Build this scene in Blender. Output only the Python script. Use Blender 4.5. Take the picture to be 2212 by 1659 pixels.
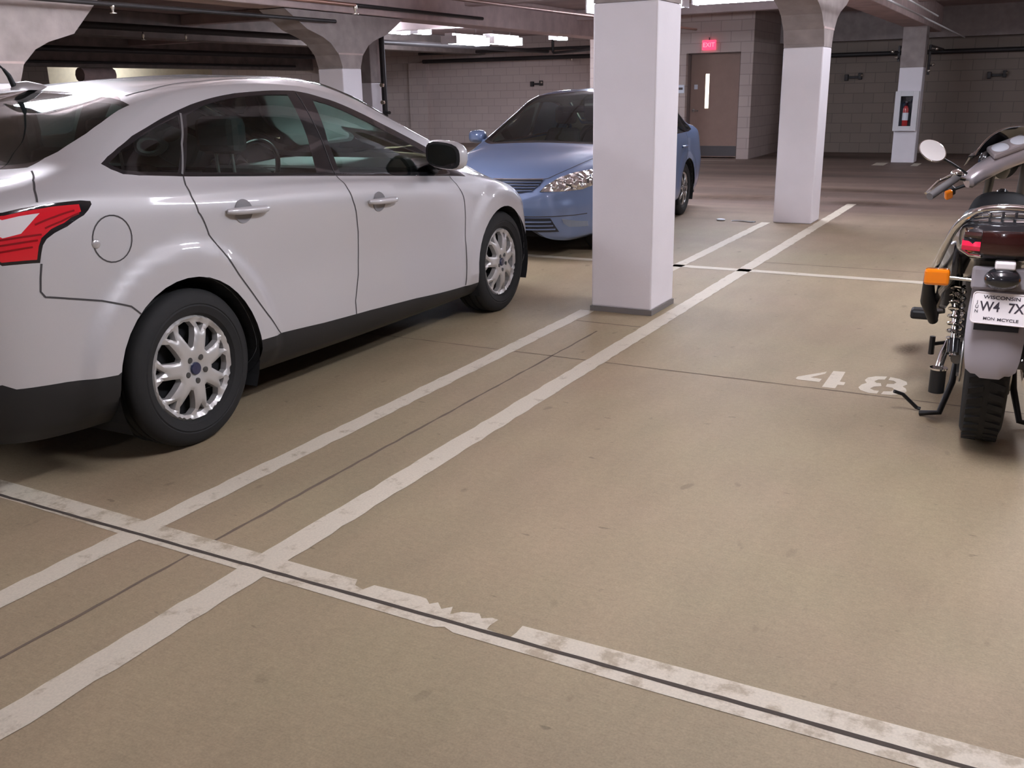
import bpy, bmesh, math, random
import numpy as np
from mathutils import Vector, Matrix
from mathutils.geometry import delaunay_2d_cdt
from mathutils.bvhtree import BVHTree

for _o in list(bpy.data.objects):
    bpy.data.objects.remove(_o)
SC = bpy.context.scene
COL = SC.collection
random.seed(4)
R = math.radians

# ------------------------------------------------------------------ camera
CAM_H = 1.35
FPX, PITCH, ROLL, YAW = 2052.4, 0.29773514, 0.01951434, -0.50193827
_f = Vector((math.sin(YAW) * math.cos(PITCH), math.cos(YAW) * math.cos(PITCH), -math.sin(PITCH)))
_r = Vector((math.cos(YAW), -math.sin(YAW), 0))
_d = _f.cross(_r)
_r2 = _r * math.cos(ROLL) + _d * math.sin(ROLL)
_d2 = _d * math.cos(ROLL) - _r * math.sin(ROLL)
camd = bpy.data.cameras.new('camera')
camd.sensor_width = 36.0
camd.sensor_fit = 'HORIZONTAL'
camd.lens = FPX / 2212 * 36.0
camd.clip_start = 0.05
camo = bpy.data.objects.new('camera', camd)
COL.objects.link(camo)
camo.matrix_world = Matrix(((_r2.x, -_d2.x, -_f.x, 0), (_r2.y, -_d2.y, -_f.y, 0), (_r2.z, -_d2.z, -_f.z, CAM_H), (0, 0, 0, 1)))
SC.camera = camo

# ------------------------------------------------------------------ world, exposure
world = bpy.data.worlds.new('garage_air')
SC.world = world
world.use_nodes = True
world.node_tree.nodes['Background'].inputs[0].default_value = (0.55, 0.5, 0.6, 1)
world.node_tree.nodes['Background'].inputs[1].default_value = 0.05
SC.view_settings.view_transform = 'Standard'
SC.view_settings.look = 'None'
SC.view_settings.exposure = 0.0
SC.view_settings.gamma = 1.0
SC.view_settings.use_curve_mapping = False
LAMP = 71.0           # radiance of the fluorescent lenses

# ------------------------------------------------------------------ materials
def mat(name, col, rough=0.5, metal=0.0, coat=0.0, var=0.0, scale=8.0, bump=0.0, bscale=60.0, emit=None, estr=1.0, spec=0.5, flake=False):
    m = bpy.data.materials.new(name)
    m.use_nodes = True
    nt = m.node_tree
    b = nt.nodes['Principled BSDF']
    b.inputs['Base Color'].default_value = (*col, 1)
    b.inputs['Roughness'].default_value = rough
    b.inputs['Metallic'].default_value = metal
    b.inputs['Coat Weight'].default_value = coat
    b.inputs['Coat Roughness'].default_value = 0.05
    b.inputs['Specular IOR Level'].default_value = spec
    tc = nt.nodes.new('ShaderNodeTexCoord')
    if var > 0:
        n = nt.nodes.new('ShaderNodeTexNoise')
        n.inputs['Scale'].default_value = scale
        n.inputs['Detail'].default_value = 6
        nt.links.new(tc.outputs['Object'], n.inputs['Vector'])
        mr = nt.nodes.new('ShaderNodeMapRange')
        mr.inputs['From Min'].default_value = .3
        mr.inputs['From Max'].default_value = .7
        mr.inputs['To Min'].default_value = 1 - var
        mr.inputs['To Max'].default_value = 1 + var
        nt.links.new(n.outputs['Fac'], mr.inputs['Value'])
        mx = nt.nodes.new('ShaderNodeVectorMath')
        mx.operation = 'SCALE'
        mx.inputs[0].default_value = col
        nt.links.new(mr.outputs['Result'], mx.inputs['Scale'])
        nt.links.new(mx.outputs['Vector'], b.inputs['Base Color'])
    if bump > 0:
        n2 = nt.nodes.new('ShaderNodeTexNoise')
        n2.inputs['Scale'].default_value = bscale
        n2.inputs['Detail'].default_value = 5
        nt.links.new(tc.outputs['Object'], n2.inputs['Vector'])
        bp = nt.nodes.new('ShaderNodeBump')
        bp.inputs['Strength'].default_value = bump
        bp.inputs['Distance'].default_value = 0.01
        nt.links.new(n2.outputs['Fac'], bp.inputs['Height'])
        nt.links.new(bp.outputs['Normal'], b.inputs['Normal'])
    if emit:
        b.inputs['Emission Color'].default_value = (*emit, 1)
        b.inputs['Emission Strength'].default_value = estr
    return m

def glass_mat(name, tint, trans=0.6, rough=0.02):
    """thin tinted pane: part see-through, part mirror by its angle"""
    m = bpy.data.materials.new(name)
    m.use_nodes = True
    nt = m.node_tree
    nt.nodes.clear()
    out = nt.nodes.new('ShaderNodeOutputMaterial')
    tr = nt.nodes.new('ShaderNodeBsdfTransparent')
    tr.inputs[0].default_value = (*[t * trans for t in tint], 1)
    gl = nt.nodes.new('ShaderNodeBsdfGlossy')
    gl.inputs['Roughness'].default_value = rough
    gl.inputs['Color'].default_value = (.9, .95, .95, 1)
    fr = nt.nodes.new('ShaderNodeFresnel')
    fr.inputs['IOR'].default_value = 1.6
    mx = nt.nodes.new('ShaderNodeMixShader')
    nt.links.new(fr.outputs[0], mx.inputs[0])
    nt.links.new(tr.outputs[0], mx.inputs[1])
    nt.links.new(gl.outputs[0], mx.inputs[2])
    nt.links.new(mx.outputs[0], out.inputs[0])
    return m

def lens_mat(name, col, rough=0.08, glow=0.0):
    return mat(name, col, rough, 0.0, coat=1.0, emit=col if glow else None, estr=glow)

def floor_mat():
    m = bpy.data.materials.new('concrete_floor')
    m.use_nodes = True
    nt = m.node_tree
    L = nt.links.new
    b = nt.nodes['Principled BSDF']
    b.inputs['Roughness'].default_value = 0.62
    b.inputs['Specular IOR Level'].default_value = 0.35
    tc = nt.nodes.new('ShaderNodeTexCoord')
    def noise(scale, detail=6, stretch=None, rough=.6):
        n = nt.nodes.new('ShaderNodeTexNoise')
        n.inputs['Scale'].default_value = scale
        n.inputs['Detail'].default_value = detail
        n.inputs['Roughness'].default_value = rough
        if stretch:
            mp = nt.nodes.new('ShaderNodeMapping')
            mp.inputs['Scale'].default_value = stretch
            L(tc.outputs['Object'], mp.inputs['Vector'])
            L(mp.outputs['Vector'], n.inputs['Vector'])
        else:
            L(tc.outputs['Object'], n.inputs['Vector'])
        return n.outputs['Fac']
    def rng(src, a, b_, c, d):
        r = nt.nodes.new('ShaderNodeMapRange')
        for k, v in zip(('From Min', 'From Max', 'To Min', 'To Max'), (a, b_, c, d)):
            r.inputs[k].default_value = v
        L(src, r.inputs['Value'])
        return r.outputs['Result']
    def mul(a, b_):
        x = nt.nodes.new('ShaderNodeMath')
        x.operation = 'MULTIPLY'
        L(a, x.inputs[0]); L(b_, x.inputs[1])
        return x.outputs[0]
    big = rng(noise(.55, 4), .3, .7, .9, 1.08)
    mid = rng(noise(5, 8, (1.0, .35, 1)), .3, .7, .92, 1.07)
    fine = rng(noise(160, 3), .3, .7, .88, 1.12)
    grain = rng(noise(48, 4), .3, .7, .93, 1.07)
    brush = rng(noise(60, 3, (.25, 3.0, 1)), .3, .7, .955, 1.045)
    spots = rng(noise(13, 2, (1.0, .5, 1), .4), .71, .77, 1.0, .74)
    marks = rng(noise(26, 2, (.4, 1.0, 1), .5), .72, .76, 1.0, .68)
    v = mul(mul(mul(mul(big, mid), grain), mul(fine, brush)), mul(spots, marks))
    # the drive aisle beyond the stalls is dark with tyre grime, in streaks along the driving direction
    sep = nt.nodes.new('ShaderNodeSeparateXYZ')
    L(tc.outputs['Object'], sep.inputs[0])
    ad = nt.nodes.new('ShaderNodeMath'); ad.operation = 'ADD'
    L(sep.outputs[1], ad.inputs[0]); L(rng(noise(.8, 4, (.35, 1, 1)), .3, .7, -.7, .7), ad.inputs[1])
    streak = rng(noise(1.5, 5, (.10, 1.0, 1)), .35, .65, .38, .70)
    aisle = nt.nodes.new('ShaderNodeMix')
    aisle.inputs[2].default_value = 1.0
    L(rng(ad.outputs[0], 8.6, 11.8, 0, 1), aisle.inputs[0]); L(streak, aisle.inputs[3])
    v = mul(v, aisle.outputs[0])
    mixc = nt.nodes.new('ShaderNodeMix')
    mixc.data_type = 'RGBA'
    mixc.inputs[6].default_value = (0.300, 0.258, 0.150, 1)
    mixc.inputs[7].default_value = (0.340, 0.240, 0.165, 1)
    L(noise(.9, 3), mixc.inputs[0])
    grime = nt.nodes.new('ShaderNodeMix')
    grime.data_type = 'RGBA'
    L(rng(ad.outputs[0], 8.6, 11.8, 0, 1), grime.inputs[0])
    L(mixc.outputs[2], grime.inputs[6])
    grime.inputs[7].default_value = (.32, .222, .175, 1)
    sc = nt.nodes.new('ShaderNodeVectorMath')
    sc.operation = 'SCALE'
    L(grime.outputs[2], sc.inputs[0])
    L(v, sc.inputs['Scale'])
    L(sc.outputs['Vector'], b.inputs['Base Color'])
    bp = nt.nodes.new('ShaderNodeBump')
    bp.inputs['Strength'].default_value = .12
    bp.inputs['Distance'].default_value = .004
    L(noise(90, 5), bp.inputs['Height'])
    L(bp.outputs['Normal'], b.inputs['Normal'])
    return m

def paint_mat(name, worn=.12):
    """white line paint rubbed through to the concrete in patches"""
    m = bpy.data.materials.new(name)
    m.use_nodes = True
    nt = m.node_tree
    L = nt.links.new
    b = nt.nodes['Principled BSDF']
    b.inputs['Roughness'].default_value = .6
    tc = nt.nodes.new('ShaderNodeTexCoord')
    n = nt.nodes.new('ShaderNodeTexNoise')
    n.inputs['Scale'].default_value = 11
    n.inputs['Detail'].default_value = 9
    n.inputs['Roughness'].default_value = .68
    L(tc.outputs['Object'], n.inputs['Vector'])
    r = nt.nodes.new('ShaderNodeMapRange')
    r.inputs['From Min'].default_value = .62 - worn * .5
    r.inputs['From Max'].default_value = .74 - worn * .5
    r.inputs['To Min'].default_value = 0
    r.inputs['To Max'].default_value = .75
    L(n.outputs['Fac'], r.inputs['Value'])
    n3 = nt.nodes.new('ShaderNodeTexNoise')
    n3.inputs['Scale'].default_value = 150
    L(tc.outputs['Object'], n3.inputs['Vector'])
    r3 = nt.nodes.new('ShaderNodeMapRange')
    r3.inputs['From Min'].default_value = .3
    r3.inputs['From Max'].default_value = .7
    r3.inputs['To Min'].default_value = .93
    r3.inputs['To Max'].default_value = 1.06
    L(n3.outputs['Fac'], r3.inputs['Value'])
    mx = nt.nodes.new('ShaderNodeMix')
    mx.data_type = 'RGBA'
    mx.inputs[6].default_value = (.60, .53, .42, 1)
    mx.inputs[7].default_value = (.32, .25, .165, 1)
    L(r.outputs['Result'], mx.inputs[0])
    s = nt.nodes.new('ShaderNodeVectorMath')
    s.operation = 'SCALE'
    L(mx.outputs[2], s.inputs[0]); L(r3.outputs['Result'], s.inputs['Scale'])
    L(s.outputs['Vector'], b.inputs['Base Color'])
    return m

def block_mat(name, c1, c2, mortar):
    m = bpy.data.materials.new(name)
    m.use_nodes = True
    nt = m.node_tree
    L = nt.links.new
    b = nt.nodes['Principled BSDF']
    b.inputs['Roughness'].default_value = .9
    tc = nt.nodes.new('ShaderNodeTexCoord')
    # course pattern laid on the wall face: along the wall, up the wall
    sep = nt.nodes.new('ShaderNodeSeparateXYZ')
    cmb = nt.nodes.new('ShaderNodeCombineXYZ')
    ad = nt.nodes.new('ShaderNodeMath')
    ad.operation = 'ADD'
    L(tc.outputs['Object'], sep.inputs[0])
    L(sep.outputs[0], ad.inputs[0]); L(sep.outputs[1], ad.inputs[1])
    L(ad.outputs[0], cmb.inputs[0]); L(sep.outputs[2], cmb.inputs[1])
    br = nt.nodes.new('ShaderNodeTexBrick')
    br.inputs['Scale'].default_value = 1.0
    br.inputs['Brick Width'].default_value = .40
    br.inputs['Row Height'].default_value = .20
    br.inputs['Mortar Size'].default_value = .008
    br.inputs['Color1'].default_value = (*c1, 1)
    br.inputs['Color2'].default_value = (*c2, 1)
    br.inputs['Mortar'].default_value = (*mortar, 1)
    L(cmb.outputs[0], br.inputs['Vector'])
    L(br.outputs['Color'], b.inputs['Base Color'])
    bp = nt.nodes.new('ShaderNodeBump')
    bp.inputs['Strength'].default_value = .4
    bp.inputs['Distance'].default_value = .01
    L(br.outputs['Fac'], bp.inputs['Height'])
    bp.invert = True
    L(bp.outputs['Normal'], b.inputs['Normal'])
    return m

M = {}
M['floor'] = floor_mat()
M['paint'] = paint_mat('line_paint', .10)
M['paint_worn'] = paint_mat('worn_line_paint', .26)
M['joint'] = mat('joint_filler', (.06, .045, .035), .9)
M['crack'] = mat('saw_cut', (.15, .11, .08), .9)
M['ceiling'] = mat('raw_ceiling', (.42, .33, .315), .9, var=.15, scale=2)
M['beam_dark'] = mat('dark_concrete', (.20, .165, .15), .9, var=.2, scale=4)  # darker concrete tone for the two beams furthest left
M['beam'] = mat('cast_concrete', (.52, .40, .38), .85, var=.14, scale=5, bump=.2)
M['column_white'] = mat('column_white_paint', (.85, .80, .83), .55, var=.03, scale=3, bump=.08, bscale=90)
M['column_bare'] = mat('bare_concrete', (.33, .28, .265), .85, var=.15, scale=7, bump=.2)
M['plinth'] = mat('column_foot', (.20, .18, .17), .8)
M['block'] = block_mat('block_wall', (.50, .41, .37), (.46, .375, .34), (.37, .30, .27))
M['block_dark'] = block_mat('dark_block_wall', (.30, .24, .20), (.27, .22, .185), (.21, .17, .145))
M['cream'] = mat('cream_wall', (.62, .54, .36), .8, var=.05)
M['door'] = mat('door_paint', (.30, .195, .155), .5, var=.05)
M['doorframe'] = mat('door_frame_paint', (.16, .11, .095), .5)
M['steel'] = mat('brushed_steel', (.55, .54, .53), .35, 1.0)
M['kick'] = mat('kick_plate', (.16, .15, .15), .4, .7)
M['pipe'] = mat('pipe_black', (.035, .03, .03), .5, .3)
M['pipe_rust'] = mat('pipe_copper', (.22, .11, .08), .4, .6)
M['brass'] = mat('sprinkler_metal', (.75, .70, .62), .25, 1.0)
M['exit'] = mat('exit_red', (.6, .02, .05), .4, emit=(1.0, .05, .12), estr=2.0)
M['exit_letters'] = mat('exit_letters', (.8, .1, .15), .4, emit=(1.0, .16, .22), estr=2.4)
M['lite'] = mat('lit_door_lite', (.9, .85, .7), .3, emit=(1.0, .93, .74), estr=2.6)
M['white'] = mat('white_enamel', (.75, .73, .74), .4)
M['sign_white'] = mat('sign_white', (.72, .75, .82), .4)
M['red'] = mat('extinguisher_red', (.45, .03, .03), .35, coat=.5)
M['black'] = mat('black_plastic', (.011, .011, .012), .5)
M['black_gloss'] = mat('black_gloss', (.012, .012, .014), .08, coat=.6)
M['rubber'] = mat('tyre_rubber', (.013, .0125, .0125), .8, var=.1, scale=30)
M['dark'] = mat('dark_cavity', (.008, .008, .009), .9)
M['cloth'] = mat('seat_cloth', (.035, .038, .042), .9)
M['lining_tan'] = mat('cabin_lining_tan', (.36, .34, .28), .9)
M['cloth_grey'] = mat('seat_cloth_grey', (.10, .095, .09), .9)
M['lining'] = mat('cabin_lining', (.10, .105, .105), .9)
M['lamp'] = mat('tube_lens', (.9, .9, .9), .5, emit=(.97, 1.0, 1.13), estr=LAMP)
M['lamp_far'] = mat('tube_lens_far', (.9, .9, .9), .5, emit=(.93, 1.0, 1.18), estr=LAMP * .9)
M['fixture'] = mat('fixture_body', (.55, .54, .54), .5)
M['gap'] = mat('panel_gap', (.05, .045, .045), .8)
M['chrome'] = mat('chrome', (.85, .85, .86), .07, 1.0)
M['silver_plastic'] = mat('silver_paint_plastic', (.52, .50, .50), .3, .5, coat=.3)

# ------------------------------------------------------------------ mesh helpers
class MB:
    def __init__(s):
        s.v = []; s.f = []
    def add(s, vs, fs):
        n = len(s.v)
        s.v += [tuple(float(c) for c in p) for p in vs]
        s.f += [tuple(n + i for i in f) for f in fs]
        return s
    def box(s, x0, x1, y0, y1, z0, z1):
        return s.add([(x0, y0, z0), (x1, y0, z0), (x1, y1, z0), (x0, y1, z0), (x0, y0, z1), (x1, y0, z1), (x1, y1, z1), (x0, y1, z1)],
                     [(0, 3, 2, 1), (4, 5, 6, 7), (0, 1, 5, 4), (1, 2, 6, 5), (2, 3, 7, 6), (3, 0, 4, 7)])
    def obox(s, c, ex, ey, ez):
        """box from centre and three half-axis vectors"""
        c, ex, ey, ez = Vector(c), Vector(ex), Vector(ey), Vector(ez)
        vs = [c + a * ex + b * ey + d * ez for d in (-1, 1) for a, b in ((-1, -1), (1, -1), (1, 1), (-1, 1))]
        return s.add(vs, [(0, 3, 2, 1), (4, 5, 6, 7), (0, 1, 5, 4), (1, 2, 6, 5), (2, 3, 7, 6), (3, 0, 4, 7)])
    def tube(s, pts, r, n=12, cap=True, flat=None):
        pts = [Vector(p) for p in pts]
        rs = r if isinstance(r, (list, tuple)) else [r] * len(pts)
        up = None
        rings = []
        for i, p in enumerate(pts):
            t = (pts[min(i + 1, len(pts) - 1)] - pts[max(i - 1, 0)]).normalized()
            if up is None:
                up = Vector((0, 0, 1)) if abs(t.z) < .9 else Vector((0, 1, 0))
            a = t.cross(up).normalized()
            b = a.cross(t).normalized()
            up = b
            k = flat if flat else 1.0
            rings.append([p + (a * math.cos(q) + b * k * math.sin(q)) * rs[i] for q in [2 * math.pi * j / n for j in range(n)]])
        vs = [v for ring in rings for v in ring]
        fs = []
        for i in range(len(rings) - 1):
            for j in range(n):
                fs.append((i * n + j, i * n + (j + 1) % n, (i + 1) * n + (j + 1) % n, (i + 1) * n + j))
        if cap:
            fs.append(tuple(range(n - 1, -1, -1)))
            fs.append(tuple((len(rings) - 1) * n + j for j in range(n)))
        return s.add(vs, fs)
    def lathe(s, c, axis, prof, n=48, closed=False):
        """prof: list of (radius, offset along axis)"""
        c = Vector(c); ax = Vector(axis).normalized()
        u = ax.orthogonal().normalized(); w = ax.cross(u)
        vs = []
        for r, o in prof:
            for j in range(n):
                q = 2 * math.pi * j / n
                vs.append(c + ax * o + (u * math.cos(q) + w * math.sin(q)) * r)
        fs = []
        k = len(prof)
        for i in range(k if closed else k - 1):
            i2 = (i + 1) % k
            for j in range(n):
                fs.append((i * n + j, i * n + (j + 1) % n, i2 * n + (j + 1) % n, i2 * n + j))
        return s.add(vs, fs)
    def ellipsoid(s, c, rx, ry, rz, n=20, m=12):
        vs = []; fs = []
        c = Vector(c)
        for i in range(m + 1):
            th = math.pi * i / m
            for j in range(n):
                q = 2 * math.pi * j / n
                vs.append(c + Vector((rx * math.sin(th) * math.cos(q), ry * math.sin(th) * math.sin(q), rz * math.cos(th))))
        for i in range(m):
            for j in range(n):
                fs.append((i * n + j, (i + 1) * n + j, (i + 1) * n + (j + 1) % n, i * n + (j + 1) % n))
        return s.add(vs, fs)
    def prism(s, poly, lo, hi, axes=(0, 1, 2)):
        """extrude a 2D outline; axes = which coordinates the two outline numbers and the extrusion take"""
        n = len(poly)
        vs = []
        for h in (lo, hi):
            for p in poly:
                q = [0, 0, 0]
                q[axes[0]] = p[0]; q[axes[1]] = p[1]; q[axes[2]] = h
                vs.append(q)
        fs = [tuple(range(n - 1, -1, -1)), tuple(range(n, 2 * n))]
        fs += [(i, (i + 1) % n, n + (i + 1) % n, n + i) for i in range(n)]
        return s.add(vs, fs)
    def loft(s, rings, cap=True):
        n = len(rings[0])
        vs = [v for r in rings for v in r]
        fs = []
        for i in range(len(rings) - 1):
            for j in range(n):
                fs.append((i * n + j, i * n + (j + 1) % n, (i + 1) * n + (j + 1) % n, (i + 1) * n + j))
        if cap:
            fs.append(tuple(range(n - 1, -1, -1))); fs.append(tuple((len(rings) - 1) * n + j for j in range(n)))
        return s.add(vs, fs)
    def build(s, name, material, parent=None, smooth=False, bevel=0.0, normals=None, recalc=True, subsurf=0):
        me = bpy.data.meshes.new(name)
        me.from_pydata(s.v, [], s.f)
        me.update()
        if recalc and normals is None:
            b = bmesh.new(); b.from_mesh(me)
            bmesh.ops.recalc_face_normals(b, faces=b.faces)
            b.to_mesh(me); b.free()
        o = bpy.data.objects.new(name, me)
        COL.objects.link(o)
        me.materials.append(material)
        if parent is not None:
            o.parent = parent
        if smooth:
            me.polygons.foreach_set('use_smooth', [True] * len(me.polygons))
            if smooth != 'all' and normals is None:
                me.set_sharp_from_angle(angle=R(38))
        if normals is not None:
            me.normals_split_custom_set_from_vertices([tuple(q) for q in normals])
        if bevel:
            md = o.modifiers.new('soft_edges', 'BEVEL')
            md.width = bevel; md.segments = 2; md.limit_method = 'ANGLE'; md.angle_limit = R(40)
        if subsurf:
            md = o.modifiers.new('smooth', 'SUBSURF')
            md.levels = subsurf; md.render_levels = subsurf
        return o

def tag(o, label=None, cat=None, group=None, kind=None):
    if label: o['label'] = label
    if cat: o['category'] = cat
    if group: o['group'] = group
    if kind: o['kind'] = kind
    return o
def empty(name, loc, rz=0, label=None, cat=None, group=None, scale=1.0):
    o = bpy.data.objects.new(name, None)
    COL.objects.link(o)
    o.location = loc; o.rotation_euler = (0, 0, rz); o.scale = (scale,) * 3
    o.empty_display_size = .1
    return tag(o, label, cat, group)
def struct(name, mb, m, label=None, **k):
    o = mb.build(name, m, **k)
    o['kind'] = 'structure'
    if label: o['label'] = label
    return o
def copy_tree(o, parent=None):
    c = o.copy(); COL.objects.link(c)
    if parent is not None: c.parent = parent
    for ch in list(o.children): copy_tree(ch, c)
    return c
def text_mesh(txt, size, bold=0.0, extrude=0.001):
    """flat lettering in the XY plane, centred"""
    cu = bpy.data.curves.new('lettering', 'FONT')
    cu.body = txt; cu.size = size; cu.align_x = 'CENTER'; cu.align_y = 'CENTER'
    cu.extrude = extrude; cu.offset = bold
    o = bpy.data.objects.new('lettering', cu); COL.objects.link(o)
    dg = bpy.context.evaluated_depsgraph_get()
    me = bpy.data.meshes.new_from_object(o.evaluated_get(dg))
    vs = [tuple(v.co) for v in me.vertices]; fs = [tuple(p.vertices) for p in me.polygons]
    bpy.data.objects.remove(o); bpy.data.meshes.remove(me); bpy.data.curves.remove(cu)
    return vs, fs

# ------------------------------------------------------------------ the garage shell
ZC = 2.78      # slab soffit
struct('floor', MB().box(-30, 9, -7, 26, -.2, 0), M['floor'])
struct('ceiling', MB().box(-30, 9, -7, 26, ZC, ZC + .2), M['ceiling'])
YB = 23.9
struct('wall_back', MB().box(-30, -8.5, YB, YB + .25, 0, ZC), M['block'], 'tan block wall behind the blue car')
struct('wall_stair', MB().box(-8.5, -6.42, 19.14, 19.40, 0, ZC).box(-5.33, -5.09, 19.14, 19.40, 0, ZC).box(-6.42, -5.33, 19.14, 19.40, 2.02, ZC)
       .box(-8.5, -8.25, 19.40, YB, 0, ZC).box(-5.34, -5.09, 19.40, 21.6, 0, ZC).box(-6.42, -5.33, 19.52, 19.6, 0, 2.02), M['block'], 'block wall of the stair lobby with the brown door')
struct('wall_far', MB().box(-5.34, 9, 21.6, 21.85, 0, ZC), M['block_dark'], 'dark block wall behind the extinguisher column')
struct('wall_left', MB().box(-24.25, -24, -7, YB, 0, ZC), M['cream'])
struct('wall_right', MB().box(8.75, 9, -7, 21.6, 0, ZC), M['block'])
struct('wall_near', MB().box(-30, 9, -7.25, -7, 0, ZC), M['block'])
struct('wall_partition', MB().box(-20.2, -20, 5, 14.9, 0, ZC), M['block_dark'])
struct('trim_1', MB().box(-16.2, -15.6, YB - .18, YB, 0, 2.2), M['block'], 'shallow block pilaster on the tan wall')

def beam(x0, x1, y0, y1, z0, label, mtl='beam'):
    return struct('beam', MB().box(x0, x1, y0, y1, z0, ZC), M[mtl], label, bevel=.015)
beam(-2.42, -2.0, -7, 21.6, 2.32, 'concrete beam over the row of white columns')
beam(-8.28, -7.86, -7, YB, 2.34, 'concrete beam over the columns behind the silver car')
beam(-14.2, -13.75, -7, YB, 2.36, 'concrete beam two bays left', 'beam_dark')
beam(-20.2, -19.8, -7, YB, 2.10, 'low concrete beam before the cream wall', 'beam_dark')
for y in (2.2, 7.9, 13.2, 17.2):
    beam(-24, 9, y - .12, y + .12, 2.60, 'shallow cross rib of the ceiling', 'ceiling')
struct('beam', MB().box(-5.09, 9, 21.2, 21.6, 2.22, ZC), M['column_bare'], 'concrete ledge beam at the top of the far wall')

# ------------------------------------------------------------------ columns
def column(x, y, paint, label, s=.39, top=2.33, plinth=False, flare=True):
    root = empty('concrete_column', (x, y, 0), 0, label, 'column', 'square concrete columns')
    h = s / 2
    MB().box(-h, h, -h, h, 0.03 if plinth else 0, paint).build('painted_shaft', M['column_white'], root, bevel=.012)
    if plinth:
        MB().box(-h - .006, h + .006, -h - .006, h + .006, 0, .032).build('foot', M['plinth'], root)
    if not flare:
        MB().box(-h, h, -h, h, paint, ZC).build('bare_head', M['column_bare'], root, bevel=.012)
        return root
    # bare head: flares along the beam in a haunch
    prof = [(paint, -.004), (paint + .03, -.004), (paint + .031, .0), (paint + .16, .05), (paint + .29, .19), (paint + .36, .34), (paint + .44, .62), (top, 1.0)]
    rings = []
    for z, e in prof:
        rings.append([(-h, -h - e, z), (h, -h - e, z), (h, h + e, z), (-h, h + e, z)])
    MB().loft(rings).build('haunch', M['column_bare'], root, bevel=.01)
    MB().box(-h - .003, h + .003, -h - .055, h + .055, paint + .165, paint + .185).build('form_line', M['beam'], root)
    return root
column(-2.222, 5.70, 1.84, 'white square column in the middle, standing between the two long stripes', s=.405, plinth=True)
column(-2.185, 10.26, 1.72, 'white column right of the door, behind the one nearest the camera')
column(-2.20, 19.05, 1.64, 'far column carrying the fire extinguisher cabinet', flare=False)
column(-8.28, 5.55, 1.51, 'column behind the rear of the silver car, at the left edge')
column(-8.08, 10.28, 1.68, 'column showing above the silver car roof beside the ceiling lights')
column(-10.95, 14.75, 1.56, 'small far column with dark pipes on its right side', flare=False)

# ------------------------------------------------------------------ fluorescent fixtures
def fixture(x, y, z, along='y', n=1.22, wd=.22, label='', lamp='lamp', group='fluorescent ceiling lights'):
    root = empty('ceiling_light', (x, y, z), 0 if along == 'y' else R(90), label, 'ceiling light', group)
    h = n / 2; w = wd / 2
    MB().box(-w * .5, w * .5, -h, h, .05, .10).build('housing', M['fixture'], root, bevel=.006)
    # wraparound lens
    prof = [(-w * .9, .05), (-w, -.01), (-w * .92, -.06), (-w * .5, -.09), (w * .5, -.09), (w * .92, -.06), (w, -.01), (w * .9, .05)]
    MB().loft([[(a, yy, b) for a, b in prof] for yy in (-h + .02, h - .02)]).build('lens', M[lamp], root)
    MB().box(-w - .004, w + .004, -h, -h + .02, -.095, .055).build('end_cap', M['fixture'], root)
    MB().box(-w - .004, w + .004, h - .02, h, -.095, .055).build('end_cap', M['fixture'], root)
    for q in (-.6, .6): MB().tube([(0, h * q, .10), (0, h * q, ZC - z)], .006, 6).build('hanger', M['pipe'], root)
    return root
fixture(-12.2, 17.3, 2.66, n=1.1, label='pair of glowing tubes at left, nearest the concrete column', lamp='lamp_far')
fixture(-12.2, 18.4, 2.69, n=.55, label='shortest glowing tube between the two bright ceiling lights', lamp='lamp_far')
fixture(-10.3, 17.15, 2.36, n=1.3, wd=.34, label='largest glowing ceiling light above the tan wall', lamp='lamp_far')
fixture(-10.3, 18.6, 2.41, n=1.25, wd=.34, label='glowing ceiling light just beyond the largest one', lamp='lamp_far')
fixture(-9.6, 19.9, 2.52, n=.5, label='small round glowing light at the right end of the far row', lamp='lamp_far')
fixture(-4.7, 12.0, 2.40, 'x', 1.3, label='ceiling light behind the middle white column', lamp='lamp_far')
fixture(-3.3, 12.0, 2.42, 'x', 1.3, label='ceiling light at the top edge above the exit sign', lamp='lamp_far')
fixture(-5.75, 4.15, 2.60, n=1.0, label='ceiling light over the silver car')
fixture(-5.35, 6.5, 2.45, n=1.22, label='ceiling light over the gap between the cars')
fixture(-5.35, -.6, 2.45, n=1.22, label='ceiling light over the drive lane behind the silver car')
fixture(.50, 6.6, 2.45, n=1.2, label='ceiling light over the motorcycle stall')
fixture(-.30, 2.8, 2.45, n=1.1, label='ceiling light over the drive lane near the camera')
fixture(-.40, -2.2, 2.45, n=.7, label='ceiling light behind the camera')
fixture(-.40, 10.2, 2.45, n=.6, label='short ceiling light beyond the motorcycle stall')
fixture(2.3, 15.2, 2.45, n=1.3, label='ceiling light out of view over the far right stalls')
fixture(-22.6, 19.6, 2.6, n=1.3, label='unseen ceiling light put in to brighten the cream wall', lamp='lamp_far')  # hidden behind the low beam, added to light the wall

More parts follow.
